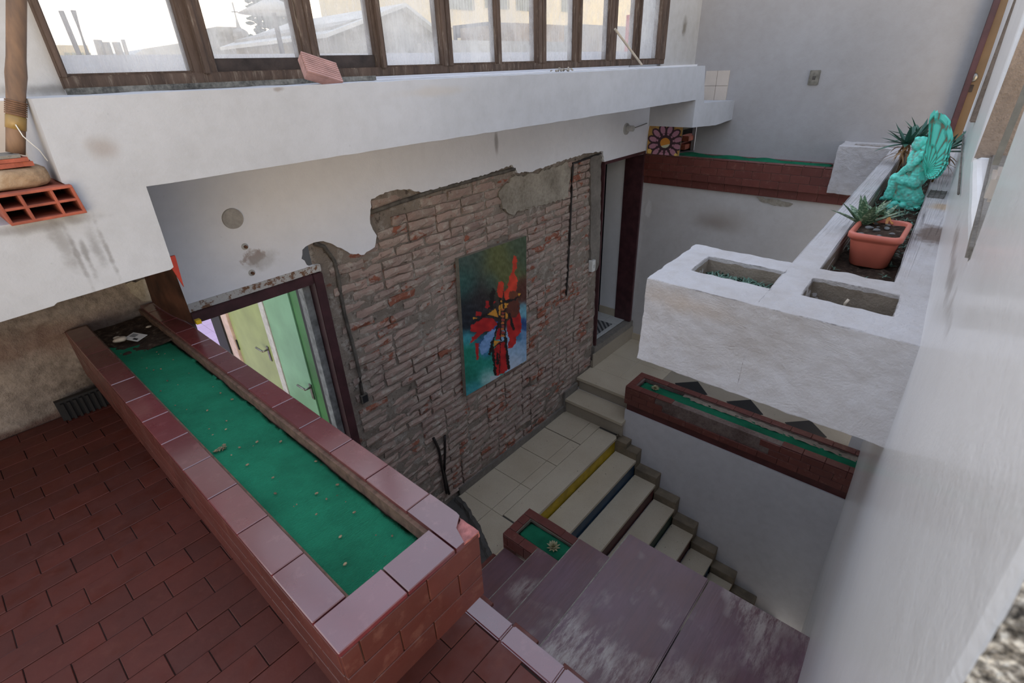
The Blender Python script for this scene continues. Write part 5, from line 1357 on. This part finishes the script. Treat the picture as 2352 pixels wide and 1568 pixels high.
# ================================================================ LEFT DOORWAY AND WHAT SHOWS THROUGH IT
d1 = empty('door_1', (1.0, YW, ZL), kind='structure')
boxo('lintel', MAT['purple'], .642, 1.306, YW - .043, YW + .08, -1.074, -1.016, d1, .004)
boxo('rusty_flashing', MAT['rusty'], .64, 1.372, YW - .034, YW + .0, -1.014, -.972, d1, .003)
boxo('door_frame', MAT['purple'], 1.308, 1.368, YW - .045, YW + .08, ZL, -1.018, d1, .004)
boxo('door_frame', MAT['purple'], .58, .640, YW - .04, YW + .08, ZL, -1.018, d1, .004)
boxo('jamb', MAT['greydoor'], 1.262, 1.307, YW + .03, YW + .10, ZL, -1.03, d1, .003)
wc = empty('wall_corridor', (1.45, 3.6, -3.2), kind='structure')
def yy(px, py): return at(px, py, 0, 1.42).y
dy = [yy(524, 715), yy(594, 690), yy(605, 690), yy(662, 665), yy(677, 660), yy(696, 655)]
ZF = -3.2
boxo('green_strip', MAT['greenwall'], 1.42, 1.46, dy[4], dy[3], ZF, -.85, wc)
boxo('gap_shade_strip', MAT['black'], 1.42, 1.47, YW + .1, dy[4], ZF, -.85, wc)  # solid strip coloured black for the shade of an open gap
boxo('post', MAT['bulbwhite'], 1.405, 1.46, dy[2], dy[1], ZF, -.85, wc, .003)
boxo('post', MAT['pinkpost'], 1.39, 1.46, dy[0], dy[0] + .16, ZF, -.85, wc, .003)
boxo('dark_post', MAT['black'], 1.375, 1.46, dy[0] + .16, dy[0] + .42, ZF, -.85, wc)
fc = boxo('floor.003', MAT['lightgrout'], -1.5, 3.4, YW + .1, 9.5, ZF - .1, ZF - .004); tag(fc, kind='structure')
for i in range(9):
    for j in range(10): 
        if rng.random() < 2: boxo('floor_tile', MAT['lilac'], .2 + i * .3, .2 + i * .3 + .296, 5.2 + j * .3, 5.2 + j * .3 + .296, ZF - .02, ZF, fc)
for nm, m_, y0, y1, lb in (('door_4', 'greendoor', dy[1], dy[0], None), ('door_5', 'greendoor2', dy[3], dy[2], None)):
    dd = empty(nm, (1.42, (y0 + y1) / 2, ZF), kind='structure')
    boxo('door_leaf', MAT[m_], 1.41, 1.45, y0 + .006, y1 - .006, ZF + .01, -.86, dd, .003)
    h = at(614, 803, 0, 1.40) if nm == 'door_4' else at(712, 890, 0, 1.40)
    bm = B(); tube(bm, [h + Vector((.01, 0, 0)), h + Vector((-.04, 0, 0))], .008, 8); tube(bm, [h + Vector((-.04, 0, 0)), h + Vector((-.045, .11, .004))], .008, 8); obj('door_handle', bm, MAT['steel'], dd, True)
    boxo('keyhole_plate', MAT['steel'], 1.402, 1.411, h.y - .018, h.y + .018, h.z - .11, h.z + .03, dd, .002)
for z_ in (-1.35, -2.2): boxo('hinge', MAT['black'], 1.40, 1.412, dy[0] - .02, dy[0] + .01, z_ - .05, z_ + .05, wc)

# ================================================================ RIGHT DOORWAY
d2 = empty('door_2', (4.9, YW, -2.9), kind='structure')
boxo('door_frame', MAT['purple'], 5.305, 5.345, YW - .03, 2.945, -2.905, -.86, d2, .003)
boxo('door_frame', MAT['purple'], 4.500, 4.522, YW - .03, 2.90, -2.905, -.86, d2, .003)
boxo('lintel', MAT['purple'], 4.50, 5.345, YW - .028, 2.93, -.868, -.84, d2, .002)
boxo('threshold', MAT['cement'], 4.47, 5.39, YW - .035, 2.86, ZU - .1, -2.912, d2, .006)
boxo('threshold_face', MAT['terrazzo2'], 4.44, 5.39, YW - .045, YW - .03, ZU, -2.99, d2, .003)
wi = empty('wall_inner_room', (5.3, 3.5, -2.9), kind='structure')
boxo('white_strip', MAT['rightwall'], 5.33, 5.39, 2.945, 3.19, -2.90, -.85, wi)
boxo('baseboard_strip', MAT['terrazzo'], 5.318, 5.33, 2.95, 3.19, -2.90, -2.80, wi, .002)
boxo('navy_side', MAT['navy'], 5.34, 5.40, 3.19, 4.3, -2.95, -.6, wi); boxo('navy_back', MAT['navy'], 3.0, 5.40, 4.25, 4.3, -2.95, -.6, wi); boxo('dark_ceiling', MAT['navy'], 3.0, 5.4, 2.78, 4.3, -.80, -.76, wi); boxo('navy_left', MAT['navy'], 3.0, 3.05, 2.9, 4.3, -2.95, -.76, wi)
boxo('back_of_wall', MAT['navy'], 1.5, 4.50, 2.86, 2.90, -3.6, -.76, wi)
fr = boxo('floor.004', MAT['lightgrout'], 3.0, 5.39, 2.80, 4.3, -2.96, -2.905); tag(fr, kind='structure')
for i in range(8):
    for j in range(4): boxo('floor_tile', MAT['whitetile'], 5.33 - (i + 1) * .2 + .002, 5.33 - i * .2, 2.80 + j * .2, 2.80 + j * .2 + .197, -2.915, -2.900, fr)
mt = empty('striped_mat', (4.9, 2.95, -2.9), 'grey and black striped mat on the floor inside the right doorway', 'mat')
bm = B(); gridsheet(bm, 4.60, 5.10, 2.85, 3.16, 30, 20, lambda x, y: -2.894 + N3((x, y, 0), 8) * .003); obj('woven_field', bm, MAT['mat'], mt)

# ================================================================ OUTSIDE THE WINDOWS
def out_box(name, mat, pxs, Y, D, label, cat, group=None, zb=None):
    a, b = at(pxs[0], pxs[1], 1, Y), at(pxs[2], pxs[3], 1, Y); z0 = min(a.z, b.z) if zb is None else zb
    o = boxo(name, mat, min(a.x, b.x), max(a.x, b.x), Y, Y + D, z0, max(a.z, b.z)); return tag(o, label, cat, group)
# shed with a pale gable
Y = 9.0; G = [at(x, y, 1, Y) for x, y in ((868, 46), (925, 8), (1040, 44), (1110, 88))]
sh = empty('gabled_shed', (G[1].x, Y + 1, -2.0), 'pale gabled shed roof right outside the fourth pane', 'shed')
gx0, gx1, gz0, gp = 5.75, 8.3, .08, G[1]
bm = B(); prism(bm, [(gx0, -2.5), (gx1, -2.5), (gx1, G[3].z - .05), (gp.x, gp.z - .06), (gx0, G[0].z - .12)], 1, Y + .1, Y + 4); obj('gable_wall', bm, MAT['outgrey'], sh)
for s_, a, b in ((0, (gx0 - .25, G[0].z - .24), (gp.x, gp.z)), (1, (gp.x, gp.z), (gx1 + .3, G[3].z - .14))):
    bm = B(); prism(bm, [a, b, (b[0], b[1] - .06), (a[0], a[1] - .06)], 1, Y - .1, Y + 4.2); obj('roof_slope', bm, MAT['outroof'], sh)
# row of sheds to the right
rows_ = [((1040, 92, 1400, 160), 7.0, .9, 'outgrey', 'low grey flat roof outside the middle panes'), ((1180, 52, 1420, 100), 10.0, 2, 'outbrown', 'brownish shed roof behind the low grey roof'), ((1120, 50, 1180, 78), 12.0, 1.5, 'outdark', 'small dark roof below the grilled windows')]
for pq, Y_, D_, m_, lb_ in rows_: out_box('shed_roof', MAT[m_], pq, Y_, D_, lb_, 'shed', zb=-2.2)
# building with grilled windows
Y = 15.0; a, b = at(1020, 86, 1, Y), at(1420, 60, 1, Y)
bd = empty('neighbour_house', ((a.x + b.x) / 2, Y, -2), 'sunlit cream house with grilled windows behind the sheds', 'house')
boxo('wall', MAT['outcream'], a.x - 1.5, b.x + 6, Y, Y + 5, -2.2, 3.4, bd)
boxo('cornice', MAT['outcream'], a.x - 1.5, b.x + 6, Y - .15, Y, at(1100, 62, 1, Y).z - .06, at(1100, 62, 1, Y).z, bd)
for (px0, px1, py0, py1) in ((1032, 1086, -60, 24), (1115, 1166, -60, 22), (1186, 1230, -60, 27), (1290, 1330, -60, 30)):
    p, q = at(px0, py1, 1, Y - .02), at(px1, py1, 1, Y - .02); z1 = q.z + .95
    wf = boxo('window', MAT['outwin'], p.x, q.x, Y - .03, Y + .02, q.z, z1, bd)
    for k in range(9):
        x_ = p.x + (q.x - p.x) * k / 8; boxo('grille_bar', MAT['outbar'], x_ - .012, x_ + .012, Y - .10, Y - .08, q.z, z1, wf)
rl = empty('railing', at(1100, 86, 1, 13.0), 'thin railing in front of the cream house', 'railing')
for k in range(24):
    p = at(1068 + 5.4 * k, 86, 1, 13.0); boxo('bar', MAT['outbar'], p.x - .012, p.x + .012, 13.0, 13.02, p.z - .02, at(1068 + 5.4 * k, 58, 1, 13.0).z, rl)
p, q = at(1066, 86, 1, 13.0), at(1195, 84, 1, 13.0); boxo('base_wall', MAT['outcream'], p.x, q.x, 13.02, 13.3, -2, p.z, rl)
out_box('red_pillar', MAT['outred'], (1484, 30, 1500, 140), 4.6, .35, 'red painted pillar seen through the last pane', 'pillar', zb=-1.0)
out_box('garden_wall', MAT['outgrey'], (1330, 55, 1506, 150), 5.6, .3, 'grey wall outside the right panes', 'wall', zb=-1.0)
# left: white house, poles, chimneys, roof ridge
Y = 22; a, b = at(140, 140, 1, Y), at(200, 104, 1, Y); hs = empty('white_house', (a.x, Y, -3), 'small white house with many panes seen at the left', 'house')
boxo('wall', MAT['outcream'], a.x, b.x, Y, Y + 4, -3, b.z, hs)
for i in range(4):
    for j in range(2): 
        w_ = (b.x - a.x) / 4.5; boxo('window', MAT['outwin'], a.x + .15 + i * w_, a.x + .15 + i * w_ + w_ * .7, Y - .04, Y + .02, b.z - .5 - j * .45, b.z - .2 - j * .45, hs)
for k, (x0, y0, x1, y1, lb_) in enumerate(((140, 25, 187, 138, 'left dark pole seen through the first pane'), (168, 24, 206, 138, 'right dark pole seen through the first pane'))):
    bm = B(); tube(bm, [at(x0, y0, 1, 9), at(x1, y1, 1, 9), at(x1 + 12, y1 + 45, 1, 9), at(x1 + 12, y1 + 45, 1, 9) + Vector((.3, 0, -3.0))], .028, 8); tag(obj('pole', bm, MAT['outdark'], None, True), lb_, 'pole')
for k, (x, y0, lb_) in enumerate(((224, 92, 'first chimney pipe from the left on the far roof'), (242, 97, 'second chimney pipe from the left on the far roof'), (266, 97, 'third chimney pipe from the left on the far roof'), (282, 91, 'thin rightmost chimney pipe on the far roof'))):
    bm = B(); tube(bm, [at(x, y0, 1, 14), at(x + 14, 138, 1, 14)], .07 if k < 3 else .035, 10); tag(obj('chimney_pipe', bm, MAT['outgrey'], None, True), lb_, 'chimney')
Y = 14; R_ = [at(x, y, 1, Y) for x, y in ((120, 150), (215, 138), (290, 138), (330, 112), (420, 98), (470, 96))]
bm = B(); prism(bm, [(R_[0].x - 2, -3)] + [(p.x, p.z) for p in R_] + [(R_[-1].x + .6, -3)], 1, Y, Y + 4); tag(obj('far_roof', bm, MAT['outroof'], None), 'low pale roof ridge beyond the first pane', 'roof')
# tree, dish lamp, church
tc_ = at(640, 60, 1, 18); tr = empty('conifer_tree', (tc_.x, 18, -3), 'dark conifer seen through the second pane', 'tree')
bm = B(); tube(bm, [(tc_.x, 18, -3), (tc_.x, 18, tc_.z + 2.5)], .15, 8); obj('trunk', bm, MAT['outdark'], tr)
bm = B(); r2 = random.Random(3)
for k in range(900):
    h = r2.random() ** .7; r_ = 1.35 * (1.05 - .55 * h) * math.sqrt(r2.random()); a = r2.uniform(0, 6.28); ell(bm, (tc_.x + r_ * math.cos(a), 18 + r_ * math.sin(a), -1.2 + 3.6 * h), (r2.uniform(.06, .16), .09, r2.uniform(.03, .08)), Matrix.Rotation(r2.uniform(0, 3), 3, 'Z'), 1)
tag(obj('foliage', bm, MAT['outtree'], tr), kind='stuff')
c = at(625, 14, 1, 8); bm = B(); bmesh.ops.create_cone(bm, cap_ends=True, segments=40, radius1=.46, radius2=.08, depth=.16, matrix=Matrix.Translation(c)); dl = empty('street_lamp', (c.x, 8, -2.5), 'wide disc-shaped lamp seen through the second pane', 'lamp'); obj('lamp_disc', bm, MAT['outroof'], dl, True)
bm = B(); tube(bm, [c, (c.x, 8, -2.5)], .035, 8); obj('lamp_post', bm, MAT['outdark'], dl, True)
c = at(553, 84, 1, 34); cd = empty('church_dome', (c.x, 34, -3), 'tiny church silhouette with an onion dome and cross', 'church')
bm = B(); ell(bm, c, (.5, .5, .45)); tube(bm, [c, c + Vector((0, 0, 1.0))], [.2, .02], 8); bmesh.ops.create_cube(bm, size=1, matrix=Matrix.Translation(c + Vector((0, 0, 1.2))) @ Matrix.Diagonal((.35, .05, .06, 1))); bmesh.ops.create_cube(bm, size=1, matrix=Matrix.Translation(c + Vector((0, 0, 1.25))) @ Matrix.Diagonal((.06, .05, .8, 1))); obj('onion_dome', bm, MAT['outgrey'], cd)
q = at(533, 76, 1, 34); boxo('bell_tower', MAT['outgrey'], q.x - .75, q.x + .6, 34, 36, -3, q.z + .3, cd); boxo('nave', MAT['outgrey'], q.x - .8, c.x + 8, 34.5, 37, -3, c.z - .45, cd)
gr = boxo('ground', MAT['outgrey'], -30, 60, 9.6, 80, -3.3, -3.2); tag(gr, kind='structure')
